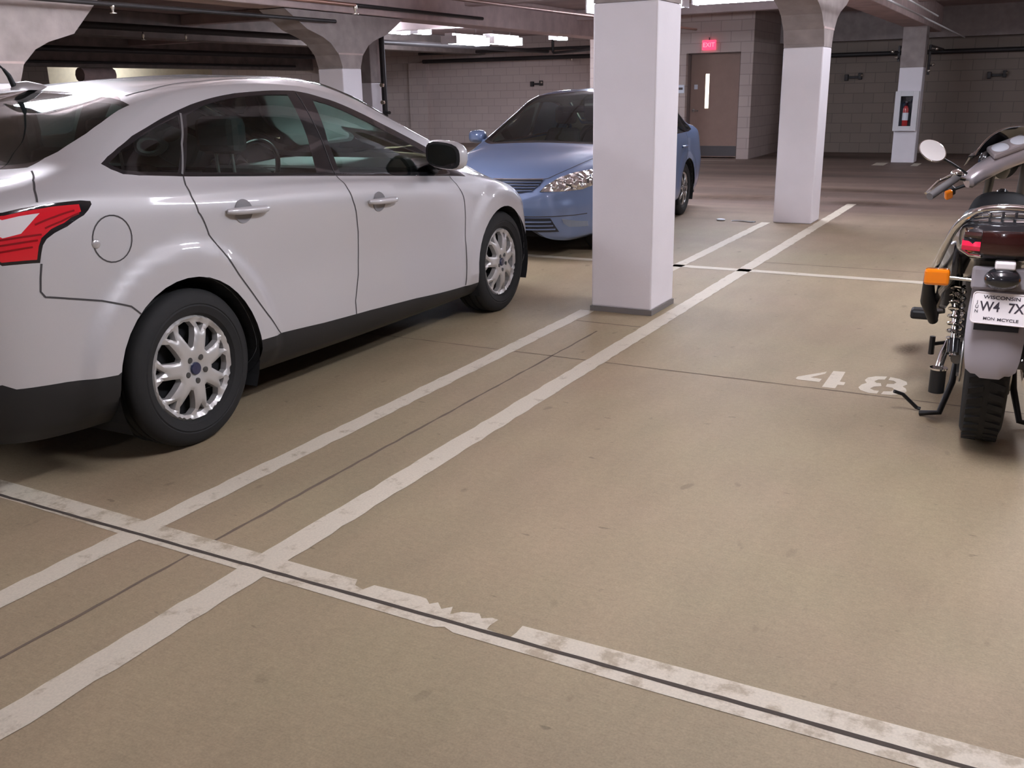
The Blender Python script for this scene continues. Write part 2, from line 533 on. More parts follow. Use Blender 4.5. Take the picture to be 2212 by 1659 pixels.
# ------------------------------------------------------------------ floor markings
def strip(name, x0, x1, y0, y1, m, label, h=.0015, wob=.004, skip=None):
    """a painted strip with slightly wandering edges"""
    mb = MB()
    longx = (x1 - x0) > (y1 - y0)
    a0, a1 = (x0, x1) if longx else (y0, y1)
    n = max(2, int((a1 - a0) / .06))
    vs = []
    for i in range(n + 1):
        a = a0 + (a1 - a0) * i / n
        e0, e1 = (random.uniform(-wob, wob) for _ in range(2))
        if longx: vs += [(a, y0 + e0, h), (a, y1 + e1, h)]
        else: vs += [(x0 + e0, a, h), (x1 + e1, a, h)]
    fs = [(2 * i, 2 * i + 2, 2 * i + 3, 2 * i + 1) for i in range(n)]
    o = mb.add(vs, fs).build(name, m, recalc=False)
    for p in o.data.polygons:
        if p.normal.z < 0: p.flip()
    return tag(o, label, 'floor line', kind='structure')
strip('floor_line', -2.49, -2.395, -1.5, 5.48, M['paint'], 'left one of the two long white stripes, nearer the silver car')
strip('floor_line', -2.49, -2.40, 5.92, 10.04, M['paint'], 'white stripe between the two white columns')
strip('floor_line', -1.965, -1.862, -1.5, 12.0, M['paint'], 'right one of the two long white stripes, passing the columns')
# cross stripe at the drive lane, a joint running through it, its far edge chipped in the middle
up = [(-4.6, 1.976), (-3.168, 1.973), (-2.506, 1.962), (-1.721, 1.953), (-1.60, 1.955), (-1.585, 1.925), (-1.55, 1.915), (-1.535, 1.95), (-1.379, 1.956), (-1.358, 1.953), (-1.335, 1.933), (-1.318, 1.951), (-1.291, 1.925), (-1.269, 1.949), (-1.255, 1.913), (-1.233, 1.937),
      (-1.186, 1.952), (-1.168, 1.932), (-1.143, 1.948), (-1.124, 1.946), (-1.13, 1.91), (-1.128, 1.891), (-1.09, 1.888), (-1.054, 1.888), (-1.051, 1.91), (-1.052, 1.949), (-.703, 1.954), (.125, 1.962), (3.5, 1.97)]
lo = [(3.5, 1.84), (-.079, 1.834), (-.656, 1.832), (-1.2, 1.838), (-1.235, 1.852), (-1.26, 1.838), (-1.631, 1.842), (-2.401, 1.852), (-3.018, 1.867), (-4.6, 1.87)]
def flat_poly(poly, h):
    r = delaunay_2d_cdt([Vector(p) for p in poly], [], [list(range(len(poly)))], 1, 1e-6)
    return [(v.x, v.y, h) for v in r[0]], [tuple(f) for f in r[2]]
mb = MB(); mb.add(*flat_poly(up + lo, .0012))
o = mb.build('floor_line', M['paint_worn']); tag(o, 'white cross stripe in the foreground with a chipped far edge', 'floor line', kind='structure')
strip('floor_line', -4.6, 3.5, 7.20, 7.30, M['paint'], 'thin white cross line running behind the motorcycle')
strip('floor_line', -.3, 1.5, 11.9, 11.98, M['paint'], 'short faint line far behind the motorcycle')
strip('floor_line', -2.62, -2.42, 18.1, 18.75, M['paint'], 'short stripe left of the far column foot')
strip('floor_line', -1.98, -1.86, 18.1, 18.75, M['paint'], 'short stripe right of the far column foot')
strip('floor_line', -6.6, -5.2, 18.62, 18.68, M['paint'], 'thin pale line in front of the brown door')
strip('floor_joint', -8, 6, 1.872, 1.886, M['joint'], 'dark joint running through the cross stripe', h=.002, wob=.0015)
strip('floor_joint', -8, 6, 4.392, 4.400, M['crack'], 'thin saw cut crossing just before the stall number', h=.0009, wob=.002)
strip('floor_joint', -2.0, 6, 7.66, 7.672, M['crack'], 'thin saw cut beyond the cross line', h=.0009, wob=.002)
strip('floor_joint', -2.172, -2.160, -1.5, 5.0, M['crack'], 'dark seam between the two long stripes', h=.0009, wob=.003)
strip('floor_joint', -2.39, -1.97, 5.19, 5.2, M['crack'], 'saw cut before the middle column', h=.0009, wob=.002)
def floor_poly(name, polys, m, label, cat, kind=None, h=.0012):
    mb = MB()
    for p in polys: mb.add(*flat_poly(p, h))
    return tag(mb.build(name, m), label, cat, kind=kind)
four = [[(-.8, 4.694), (-.800, 4.655), (-.852, 4.564), (-.797, 4.557), (-.798, 4.503), (-.899, 4.502), (-.912, 4.517), (-.91, 4.551)],
        [(-.773, 4.72), (-.717, 4.728), (-.712, 4.549), (-.686, 4.549), (-.685, 4.5), (-.712, 4.495), (-.712, 4.432), (-.771, 4.429)]]
eight = [[(-.523, 4.73), (-.527, 4.672), (-.553, 4.663), (-.567, 4.625), (-.554, 4.602), (-.534, 4.603), (-.525, 4.556), (-.554, 4.535), (-.567, 4.496), (-.545, 4.474), (-.524, 4.476), (-.527, 4.426), (-.562, 4.424), (-.602, 4.452), (-.618, 4.493), (-.612, 4.545), (-.594, 4.582), (-.610, 4.625), (-.604, 4.675), (-.573, 4.712)],
         [(-.508, 4.726), (-.464, 4.712), (-.429, 4.676), (-.421, 4.635), (-.436, 4.592), (-.418, 4.561), (-.410, 4.515), (-.424, 4.469), (-.465, 4.435), (-.509, 4.428), (-.505, 4.478), (-.474, 4.489), (-.463, 4.523), (-.476, 4.552), (-.506, 4.556), (-.506, 4.604), (-.479, 4.614), (-.470, 4.645), (-.485, 4.668), (-.510, 4.672)]]
floor_poly('stall_number', four + eight, M['paint'], 'stencilled white stall number 48 on the concrete', 'number', 'structure')

# ------------------------------------------------------------------ smooth sections
def pchip(x, y):
    x = np.asarray(x, float); y = np.asarray(y, float)
    h = np.diff(x); d = np.diff(y, axis=0) / h.reshape(-1, *([1] * (y.ndim - 1)))
    m = np.zeros_like(y)
    if len(x) == 2:
        m[:] = d[0]
    else:
        hh = h.reshape(-1, *([1] * (y.ndim - 1)))
        w1 = 2 * hh[1:] + hh[:-1]; w2 = hh[1:] + 2 * hh[:-1]
        a, b = d[:-1], d[1:]
        ok = a * b > 0
        with np.errstate(divide='ignore', invalid='ignore'):
            mm = (w1 + w2) / (w1 / np.where(ok, a, 1) + w2 / np.where(ok, b, 1))
        m[1:-1] = np.where(ok, mm, 0); m[0] = d[0]; m[-1] = d[-1]
    def f(q):
        q = np.asarray(q, float)
        i = np.clip(np.searchsorted(x, q, side='right') - 1, 0, len(x) - 2)
        t = (q - x[i]) / h[i]; t = np.clip(t, 0, 1)
        sh = (slice(None),) * q.ndim + (None,) * (y.ndim - 1)
        t = t[sh]; H = h[i][sh]
        return ((1 + 2 * t) * (1 - t) ** 2 * y[i] + t * (1 - t) ** 2 * H * m[i]
                + t * t * (3 - 2 * t) * y[i + 1] + t * t * (t - 1) * H * m[i + 1])
    return f
class Hull:
    """half hull of a car: sections across the length, each a smooth curve from sill to centre line"""
    def __init__(self, rows, arches=(), flare=.016):
        # rows: one per control line: list of (l, w, z)
        self.fw = [pchip([p[0] for p in r], [p[1] for p in r]) for r in rows]
        self.fz = [pchip([p[0] for p in r], [p[2] for p in r]) for r in rows]
        self.n = len(rows); self.arches = arches; self.flare = flare
    def controls(self, l):
        l = np.atleast_1d(np.asarray(l, float))
        W = np.stack([f(l) for f in self.fw], 1); Z = np.stack([f(l) for f in self.fz], 1)
        return W, Z
    def at(self, l, v):
        l = np.atleast_1d(np.asarray(l, float)); v = np.atleast_1d(np.asarray(v, float))
        W, Z = self.controls(l); n = self.n
        def fit(A):
            d = np.diff(A, axis=1); a, b = d[:, :-1], d[:, 1:]
            ok = a * b > 0
            m = np.zeros_like(A)
            m[:, 1:-1] = np.where(ok, 2 * a * b / np.where(ok, a + b, 1), 0)
            m[:, 0] = d[:, 0]; m[:, -1] = d[:, -1]
            i = np.clip(np.floor(v).astype(int), 0, n - 2); t = v - i; r = np.arange(len(l))
            return ((1 + 2 * t) * (1 - t) ** 2 * A[r, i] + t * (1 - t) ** 2 * m[r, i]
                    + t * t * (3 - 2 * t) * A[r, i + 1] + t * t * (t - 1) * m[r, i + 1])
        W2 = fit(np.c_[W]); Z2 = fit(Z)
        # the last control lies on the centre line: level there
        for ac, az, ar in self.arches:
            rr = np.hypot(l - ac, Z2 - az)
            q = np.clip((rr - ar - .085) / .075, 0, 1)
            W2 = W2 + self.flare * (1 - q * q * (3 - 2 * q)) * (W2 > .6) * np.clip((Z2 - .2) / .1, 0, 1)
        return np.stack([l, W2, Z2], 1)
    def v_of_z(self, l, z):
        l = np.atleast_1d(np.asarray(l, float)); z = np.atleast_1d(np.asarray(z, float))
        lo = np.zeros(len(l)); hi = np.full(len(l), self.n - 1.0)
        for _ in range(40):
            mid = (lo + hi) / 2
            up = self.at(l, mid)[:, 2] < z
            lo = np.where(up, mid, lo); hi = np.where(up, hi, mid)
        return (lo + hi) / 2
    def normal(self, l, v, e=2e-3):
        a = self.at(l + e, v) - self.at(l - e, v)
        b = self.at(l, np.minimum(v + e * 5, self.n - 1)) - self.at(l, np.maximum(v - e * 5, 0))
        n = np.cross(a, b)   # l forward, w outward, z up : forward x (up the side)
        L = np.linalg.norm(n, axis=1, keepdims=True); n = -n / np.maximum(L, 1e-12)
        return n

# ------------------------------------------------------------------ cars: skinned hull panels
class Car:
    def __init__(s, name, hull, loc, rz, scale, label, cat, group=None):
        s.h = hull
        s.root = empty(name, loc, rz, label, cat, group, scale)
    def lv(s, pts):
        """(length, height) outline to surface coordinates"""
        a = np.array(pts, float)
        v = s.h.v_of_z(a[:, 0], a[:, 1])
        return [(float(l), float(q)) for l, q in zip(a[:, 0], v)]
    def dense(s, pts, step=.02, closed=False):
        out = []
        P = list(pts) + ([pts[0]] if closed else [])
        for a, b in zip(P[:-1], P[1:]):
            n = max(1, int(math.hypot(b[0] - a[0], (b[1] - a[1]) * .1) / step))
            for i in range(n):
                out.append((a[0] + (b[0] - a[0]) * i / n, a[1] + (b[1] - a[1]) * i / n))
        if not closed: out.append(P[-1])
        return out
    def triangulate(s, ls, vs, loops, lines):
        KV = .1
        pts = []; edges = []
        idx = {}
        def add(p):
            k = (round(p[0], 5), round(p[1], 5))
            if k not in idx:
                idx[k] = len(pts); pts.append(Vector((p[0], p[1] * KV)))
            return idx[k]
        for lp, closed in [(l, True) for l in loops] + [(l, False) for l in lines]:
            d = s.dense(lp, closed=closed)
            ii = [add(p) for p in d]
            if closed: ii.append(ii[0])
            edges += [(a, b) for a, b in zip(ii[:-1], ii[1:]) if a != b]
        near = np.array([(p.x, p.y) for p in pts]) if pts else np.zeros((0, 2))
        for l in ls:
            for v in vs:
                border = l in (ls[0], ls[-1]) or v in (vs[0], vs[-1])
                if not border and len(near):
                    if (np.abs(near - (l, v * KV)).max(1) < .006).any(): continue
                add((l, v))
        r = delaunay_2d_cdt(pts, edges, [], 0, 1e-7)
        P = np.array([(p.x, p.y / KV) for p in r[0]])
        T = np.array([f for f in r[2] if len(f) == 3])
        s.P, s.T = P, T
        s.X = s.h.at(P[:, 0], P[:, 1])[:, [1, 0, 2]]
        s.N = s.h.normal(P[:, 0], P[:, 1])[:, [1, 0, 2]]
        s.C = P[T].mean(1)
        s.left = np.ones(len(T), bool)
    def inside(s, poly):
        x, y = s.C[:, 0], s.C[:, 1]
        c = np.zeros(len(x), bool)
        n = len(poly)
        for i in range(n):
            (x0, y0), (x1, y1) = poly[i], poly[(i + 1) % n]
            if y0 == y1: continue
            k = ((y0 > y) != (y1 > y)) & (x < (x1 - x0) * (y - y0) / (y1 - y0) + x0)
            c ^= k
        return c
    def take(s, mask):
        m = mask & s.left
        s.left &= ~m
        return m
    def geom(s, mask, off=0.0, flip=False):
        t = s.T[mask]
        u, inv = np.unique(t, return_inverse=True)
        X = s.X[u] + s.N[u] * off; N = s.N[u]
        F = inv.reshape(-1, 3)
        # wind outward
        fn = np.cross(X[F[:, 1]] - X[F[:, 0]], X[F[:, 2]] - X[F[:, 0]])
        bad = (fn * N[F[:, 0]]).sum(1) < 0
        F[bad] = F[bad][:, ::-1]
        if flip: F = F[:, ::-1]; N = -N
        return X, F, N
    def panel(s, name, m, mask, sides='both', parent=None, off=0.0, flip=False, cap=None, capn=0):
        """sides: both = one mesh with its mirror; pair = two objects; right = one"""
        X, F, N = s.geom(mask, off, flip)
        mir = np.array([-1, 1, 1])
        res = []
        par = parent or s.root
        if sides == 'both':
            mid = np.abs(X[:, 0]) < 1e-5      # shared by both halves along the centre line
            idx2 = np.where(mid, np.arange(len(X)), len(X) + np.cumsum(~mid) - 1)
            N[mid, 0] = 0
            V = np.concatenate([X, (X * mir)[~mid]]); NN = np.concatenate([N, (N * mir)[~mid]])
            FF = np.concatenate([F, idx2[F[:, ::-1]]])
            if cap is not None:
                n0 = len(V); cv, cf = cap
                V = np.concatenate([V, np.array(cv)]); NN = np.concatenate([NN, np.tile([0, capn, 0], (len(cv), 1))])
                FF = [tuple(f) for f in FF] + [tuple(n0 + i for i in f) for f in cf]
            b = MB(); b.v = [tuple(p) for p in V]; b.f = [tuple(int(i) for i in f) for f in FF]
            res.append(b.build(name, m, par, smooth='all', normals=NN))
        else:
            for k in ((1, -1) if sides == 'pair' else (1,)):
                b = MB(); b.v = [tuple(p) for p in (X * mir if k < 0 else X)]
                b.f = [tuple(int(i) for i in (f[::-1] if k < 0 else f)) for f in F]
                res.append(b.build(name, m, par, smooth='all', normals=N * mir if k < 0 else N))
        return res
    def ribbon(s, lines, width, off, closed=False, mb=None, both=True):
        mb = mb or MB()
        for ln in lines:
            d = np.array(s.dense(ln, .012, closed))
            X = s.h.at(d[:, 0], d[:, 1])[:, [1, 0, 2]]; N = s.h.normal(d[:, 0], d[:, 1])[:, [1, 0, 2]]
            t = np.gradient(X, axis=0)
            if closed: t[0] = X[1] - X[-1]; t[-1] = X[0] - X[-2]
            b = np.cross(t, N); b /= np.maximum(np.linalg.norm(b, axis=1, keepdims=True), 1e-9)
            A = X + b * width / 2 + N * off; B = X - b * width / 2 + N * off
            n = len(X)
            for sx in ((1, -1) if both else (1,)):
                k = np.array([sx, 1, 1])
                vs = np.concatenate([A, B]) * k
                rng = range(n if closed else n - 1)
                mb.add(vs, [(i, (i + 1) % n, n + (i + 1) % n, n + i) for i in rng])
        return mb
    def pt(s, l, z, off=0.0):
        v = s.h.v_of_z(l, z)
        X = s.h.at(l, v)[0][[1, 0, 2]]; N = s.h.normal(np.array([l]), v)[0][[1, 0, 2]]
        return Vector(X + N * off), Vector(N)
    def end_cap(s, l, flip):
        vs = np.linspace(0, s.h.n - 1, 40)
        X = s.h.at(np.full(40, l), vs)[:, [1, 0, 2]]
        V = np.concatenate([X, X[::-1] * np.array([-1, 1, 1])])
        n = len(V)
        f = list(range(n))
        return [tuple(p) for p in V], [tuple(f[::-1] if flip else f)]

def arc_loop(c, z, r, n=28):
    return [(c + r * math.cos(q), z + r * math.sin(q)) for q in [2 * math.pi * i / n for i in range(n)]]

def tyre_mesh(r, w, rim):
    """profile of a road tyre, axis along X, outer face at +X"""
    h = w / 2
    prof = [(rim, -h * .75), (rim + .012, -h * .92), (rim + .045, -h), (r - .035, -h * .97), (r - .012, -h * .86), (r, -h * .68)]
    for g in (-.42, 0, .42):
        prof += [(r, h * g - .007), (r - .007, h * g - .005), (r - .007, h * g + .005), (r, h * g + .007)]
    prof += [(r, h * .68), (r - .012, h * .86), (r - .035, h * .97), (rim + .05, h), (rim + .046, h - .003), (rim + .040, h), (rim + .012, h * .92), (rim, h * .75)]
    return prof

def spoke_face(rim, n_sp, holes, depth=.03, dish=.022, bulge=.0, res=.0085):
    """flat round cover cut by holes, walls going inward; face at +X"""
    from math import cos, sin
    loops = [[(rim * cos(q), rim * sin(q)) for q in np.linspace(0, 2 * math.pi, 72, endpoint=False)]] + holes
    pts = []; faces = []
    for lp in loops:
        n0 = len(pts)
        d = []
        for a, b in zip(lp, lp[1:] + lp[:1]):
            k = max(1, int(math.hypot(b[0] - a[0], b[1] - a[1]) / res))
            d += [(a[0] + (b[0] - a[0]) * i / k, a[1] + (b[1] - a[1]) * i / k) for i in range(k)]
        pts += [Vector(p) for p in d]
        faces.append((n0, len(pts)))
    edges = []
    for a, b in faces: edges += [(i, i + 1 if i + 1 < b else a) for i in range(a, b)]
    nb = len(pts)
    for x in np.arange(-rim, rim, res * 1.3):
        for y in np.arange(-rim, rim, res * 1.3):
            if math.hypot(x, y) < rim - .006: pts.append(Vector((x, y)))
    r = delaunay_2d_cdt(pts, edges, [], 0, 1e-7)
    V = np.array([tuple(v) for v in r[0]])
    T = np.array([f for f in r[2] if len(f) == 3])
    c = V[T].mean(1)
    def inp(poly):
        x, y = c[:, 0], c[:, 1]; k = np.zeros(len(x), bool)
        for (x0, y0), (x1, y1) in zip(poly, poly[1:] + poly[:1]):
            if y0 == y1: continue
            k ^= ((y0 > y) != (y1 > y)) & (x < (x1 - x0) * (y - y0) / (y1 - y0) + x0)
        return k
    keep = np.hypot(c[:, 0], c[:, 1]) < rim
    for h in holes: keep &= ~inp(h)
    T = T[keep]
    rad = np.hypot(V[:, 0], V[:, 1]) / rim
    # dished: proud mid spokes, rolled rim edge, sunk hub; edges of the holes rounded inward
    hp = np.array([p for h in holes for p in h])
    H = -dish * (rad ** 4) + .010 * np.sin(np.clip(rad, 0, 1) * math.pi) + .012 * np.exp(-((rad - .955) / .04) ** 2) - .008 * np.exp(-(rad / .16) ** 2)
    segs = []
    for h in holes: segs += list(zip(h, h[1:] + h[:1]))
    A = np.array([q[0] for q in segs]); B = np.array([q[1] for q in segs])
    dmin = np.full(len(V), 9.)
    for a, b in zip(A, B):
        ab = b - a; t = np.clip(((V - a) @ ab) / (ab @ ab), 0, 1)
        dmin = np.minimum(dmin, np.hypot(*(V - (a + t[:, None] * ab)).T))
    H = H - .008 * np.exp(-(dmin / .0065) ** 2)
    mb = MB()
    verts = [(H[i], V[i][0], V[i][1]) for i in range(len(V))]
    mb.add(verts, [tuple(int(q) for q in t) for t in T])
    # walls
    cnt = {}
    for t in T:
        for a, b in ((t[0], t[1]), (t[1], t[2]), (t[2], t[0])):
            k = (min(a, b), max(a, b)); cnt[k] = cnt.get(k, 0) + 1
    for (a, b), q in cnt.items():
        if q == 1:
            n = len(mb.v)
            pa, pb = verts[a], verts[b]
            sa = .93 if rad[a] < .97 else 1.0
            mb.add([pa, pb, (pb[0] - depth, pb[1], pb[2]), (pa[0] - depth, pa[1], pa[2])], [(0, 1, 2, 3)])
    return mb

def polar(r, a): return (r * math.cos(a), r * math.sin(a))
def y_spoke_holes(rim, n, a0):
    """big six-sided windows between forked spokes, a small triangle in each fork"""
    hs = []
    st = 2 * math.pi / n
    for k in range(n):
        a = a0 + k * st
        hs.append([polar(rim * .41, a - .08), polar(rim * .58, a - .20), polar(rim * .77, a - .255), polar(rim * .88, a - .16), polar(rim * .895, a),
                   polar(rim * .88, a + .16), polar(rim * .77, a + .255), polar(rim * .58, a + .20), polar(rim * .41, a + .08)])
        b = a + st / 2
        hs.append([polar(rim * .70, b), polar(rim * .86, b - .115), polar(rim * .875, b), polar(rim * .86, b + .115)])
    return hs

def make_wheel(car, l, z, wout, r, tw, rim, holes, cover_mat, emblem_mat, side=1, steer=0.0, lugs=5):
    root = bpy.data.objects.new('wheel', None); COL.objects.link(root)
    root.parent = car.root
    root.location = (side * wout, l, z)
    root.rotation_euler = (0, 0, (0 if side > 0 else math.pi) + steer)
    h = tw / 2
    MB().lathe((-h, 0, 0), (1, 0, 0), tyre_mesh(r, tw, rim), 64, closed=False).build('tyre', M['rubber'], root, smooth=True)
    fb = spoke_face(rim + .004, 0, holes)
    fb.v = [(x - .012, y, q) for x, y, q in fb.v]
    fb.build('wheel_cover', cover_mat, root, smooth=True)
    MB().lathe((-.075, 0, 0), (1, 0, 0), [(0.0, 0), (rim * .98, 0), (rim, .02)], 40).build('brake_drum', M['dark'], root)
    MB().lathe((-.012, 0, 0), (1, 0, 0), [(.026, -.01), (.026, .004), (.023, .008), (0, .010)], 24).build('centre_emblem', emblem_mat, root, smooth=True)
    for k in range(lugs):
        a = math.pi * 1.5 + 2 * math.pi * k / lugs
        y, q = polar(.050, a)
        MB().lathe((-.016, y, q), (1, 0, 0), [(.0155, -.006), (.0155, .005), (.012, .007), (.012, .012), (0, .013)], 12).build('wheel_nut', M['steel_dark'], root, smooth=True)
    return root
M['steel_dark'] = mat('nut_steel', (.12, .12, .12), .4, .8)

# ------------------------------------------------------------------ the silver car
M['car_silver'] = mat('silver_car_paint', (.53, .51, .515), .46, .22, coat=.9, var=.015, scale=400)
M['car_glass'] = glass_mat('green_tint_glass', (.72, .90, .82), .86)
M['car_glass_rear'] = glass_mat('rear_tint_glass', (.72, .90, .82), .86)
M['lamp_red'] = lens_mat('red_lamp_lens', (.62, .014, .025), .06, .06)
M['rib_red'] = lens_mat('rib_red', (.25, .004, .008), .2)
M['lamp_clear'] = lens_mat('clear_lamp_lens', (.75, .70, .70), .05)
M['cover_silver'] = mat('silver_wheel_cover', (.56, .54, .52), .32, .4, coat=.3)
M['emblem_blue'] = mat('blue_oval', (.02, .025, .07), .25, coat=.5)
def _rows_silver():
    R=[]
    # plan shape
    plan=[(-.975,.40),(-.965,.52),(-.94,.62),(-.89,.72),(-.80,.80),(-.68,.85),(-.5,.882),(-.2,.897),(.4,.903),(1.3,.905),(2.2,.90),(2.65,.892),(2.9,.872),(3.1,.82),(3.25,.752),(3.38,.655),(3.48,.52),(3.54,.38),(3.565,.25)]
    P=pchip([p[0] for p in plan],[p[1] for p in plan])
    L=[p[0] for p in plan]
    def line(dw,zk,wk=None):
        # zk: z keys ; width = plan + dw(l)
        Z=pchip([k[0] for k in zk],[k[1] for k in zk])
        D=pchip([k[0] for k in dw],[k[1] for k in dw])
        ls=sorted(set(L+[k[0] for k in zk]+[k[0] for k in dw]))
        return [(l,max(0.0,float(P(l))*(1+float(D(l)))) ,float(Z(l))) for l in ls]
    c=lambda a:[(-.975,a),(3.565,a)]
    R.append(line([(-.975,-.12),(-.8,-.1),(0,-.09),(3.1,-.09),(3.565,-.14)],[(-.975,.44),(-.93,.34),(-.85,.26),(-.6,.215),(0,.20),(2.2,.165),(3.2,.17),(3.4,.20),(3.52,.28),(3.565,.38)]))
    R.append(line([(-.975,-.06),(-.8,-.04),(0,-.035),(3.1,-.035),(3.565,-.07)],[(-.975,.47),(-.93,.39),(-.85,.33),(-.6,.285),(0,.26),(2.2,.195),(3.2,.20),(3.4,.24),(3.52,.32),(3.565,.40)]))
    R.append(line([(-.975,-.02),(-.8,-.005),(0,-.002),(2.2,-.003),(3.1,-.005),(3.565,-.02)],[(-.975,.52),(-.93,.47),(-.8,.44),(-.5,.40),(0,.37),(.4,.355),(2.2,.265),(3.2,.28),(3.4,.32),(3.52,.38),(3.565,.42)]))
    R.append(line([(-.975,0),(-.6,-.004),(0,-.006),(.5,-.014),(1.8,-.014),(2.4,-.004),(3.565,0)],[(-.975,.58),(-.8,.64),(-.3,.66),(.4,.62),(2.2,.52),(3.2,.46),(3.565,.45)]))
    R.append(line([(-.975,-.02),(-.8,0),(0,.0),(.5,.008),(1.8,.008),(2.4,.002),(3.1,-.004),(3.4,-.03),(3.565,-.05)],[(-.975,.70),(-.8,.85),(-.4,.935),(.45,.905),(1.1,.861),(2.24,.755),(2.8,.69),(3.2,.60),(3.45,.53),(3.565,.47)]))
    R.append(line([(-.975,-.04),(-.8,-.02),(-.4,-.012),(0,-.014),(.9,-.02),(1.8,-.022),(2.6,-.03),(3.1,-.04),(3.4,-.06),(3.565,-.08)],[(-.975,.76),(-.8,.96),(-.5,1.025),(0,.995),(.9,.958),(1.8,.882),(2.3,.835),(2.7,.79),(3.1,.70),(3.4,.60),(3.565,.49)]))
    R.append(line([(-.975,-.06),(-.8,-.06),(-.4,-.07),(0,-.075),(.9,-.075),(1.8,-.08),(2.3,-.075),(2.7,-.08),(3.1,-.10),(3.4,-.12),(3.565,-.12)],[(-.975,.80),(-.8,1.02),(-.55,1.07),(-.2,1.085),(.1,1.062),(.96,.993),(1.8,.925),(2.3,.880),(2.7,.825),(3.1,.74),(3.4,.635),(3.565,.51)]))
    # 7 mid window
    R.append([(-.975,.36,.83),(-.94,.56,.92),(-.8,.70,1.05),(-.55,.765,1.092),(-.3,.765,1.135),(-.1,.765,1.17),(.15,.765,1.20),(.5,.765,1.21),(.96,.765,1.20),(1.4,.762,1.15),(1.8,.765,1.07),(2.1,.775,.99),(2.3,.785,.92),(2.5,.775,.875),(2.7,.755,.845),(3.1,.67,.765),(3.4,.51,.66),(3.565,.21,.53)])
    # 8 rail
    R.append([(-.975,.32,.85),(-.94,.5,.94),(-.8,.62,1.07),(-.55,.655,1.105),(-.38,.655,1.145),(-.254,.65,1.205),(-.119,.64,1.27),(.05,.632,1.33),(.25,.627,1.375),(.5,.623,1.402),(.8,.62,1.412),(1.06,.62,1.402),(1.25,.622,1.382),(1.58,.635,1.296),(1.84,.648,1.208),(2.12,.664,1.118),(2.30,.675,1.05),(2.45,.675,.985),(2.6,.67,.925),(2.8,.645,.865),(3.1,.575,.785),(3.4,.435,.675),(3.565,.17,.545)])
    # 9 roof edge
    R.append([(-.975,.22,.86),(-.94,.36,.95),(-.8,.46,1.085),(-.62,.50,1.12),(-.45,.51,1.15),(-.254,.51,1.235),(-.119,.51,1.298),(.05,.51,1.350),(.2,.51,1.385),(.5,.51,1.420),(.8,.51,1.438),(1.06,.51,1.440),(1.3,.51,1.428),(1.6,.52,1.365),(1.84,.53,1.278),(2.12,.54,1.155),(2.30,.55,1.085),(2.45,.55,1.02),(2.6,.545,.95),(2.8,.53,.89),(3.1,.47,.81),(3.4,.35,.695),(3.565,.13,.555)])
    # 10 centre
    R.append([(-.975,0,.87),(-.94,0,.96),(-.8,0,1.10),(-.66,0,1.135),(-.5,0,1.165),(-.3,0,1.245),(-.119,0,1.322),(.05,0,1.378),(.2,0,1.410),(.5,0,1.440),(.8,0,1.458),(1.06,0,1.466),(1.35,0,1.455),(1.6,0,1.412),(1.84,0,1.33),(2.12,0,1.20),(2.30,0,1.13),(2.45,0,1.062),(2.58,0,.995),(2.72,0,.955),(3.1,0,.85),(3.4,0,.72),(3.565,0,.56)])
    return R
silver = Car('silver_sedan', Hull(_rows_silver(), [(-.02, .318, .37), (2.645, .318, .36)], .022), (-3.748, 2.5756, 0), R(1.6), 1.0,
             'silver four-door sedan filling the left of the picture, seen from its right rear corner', 'car')
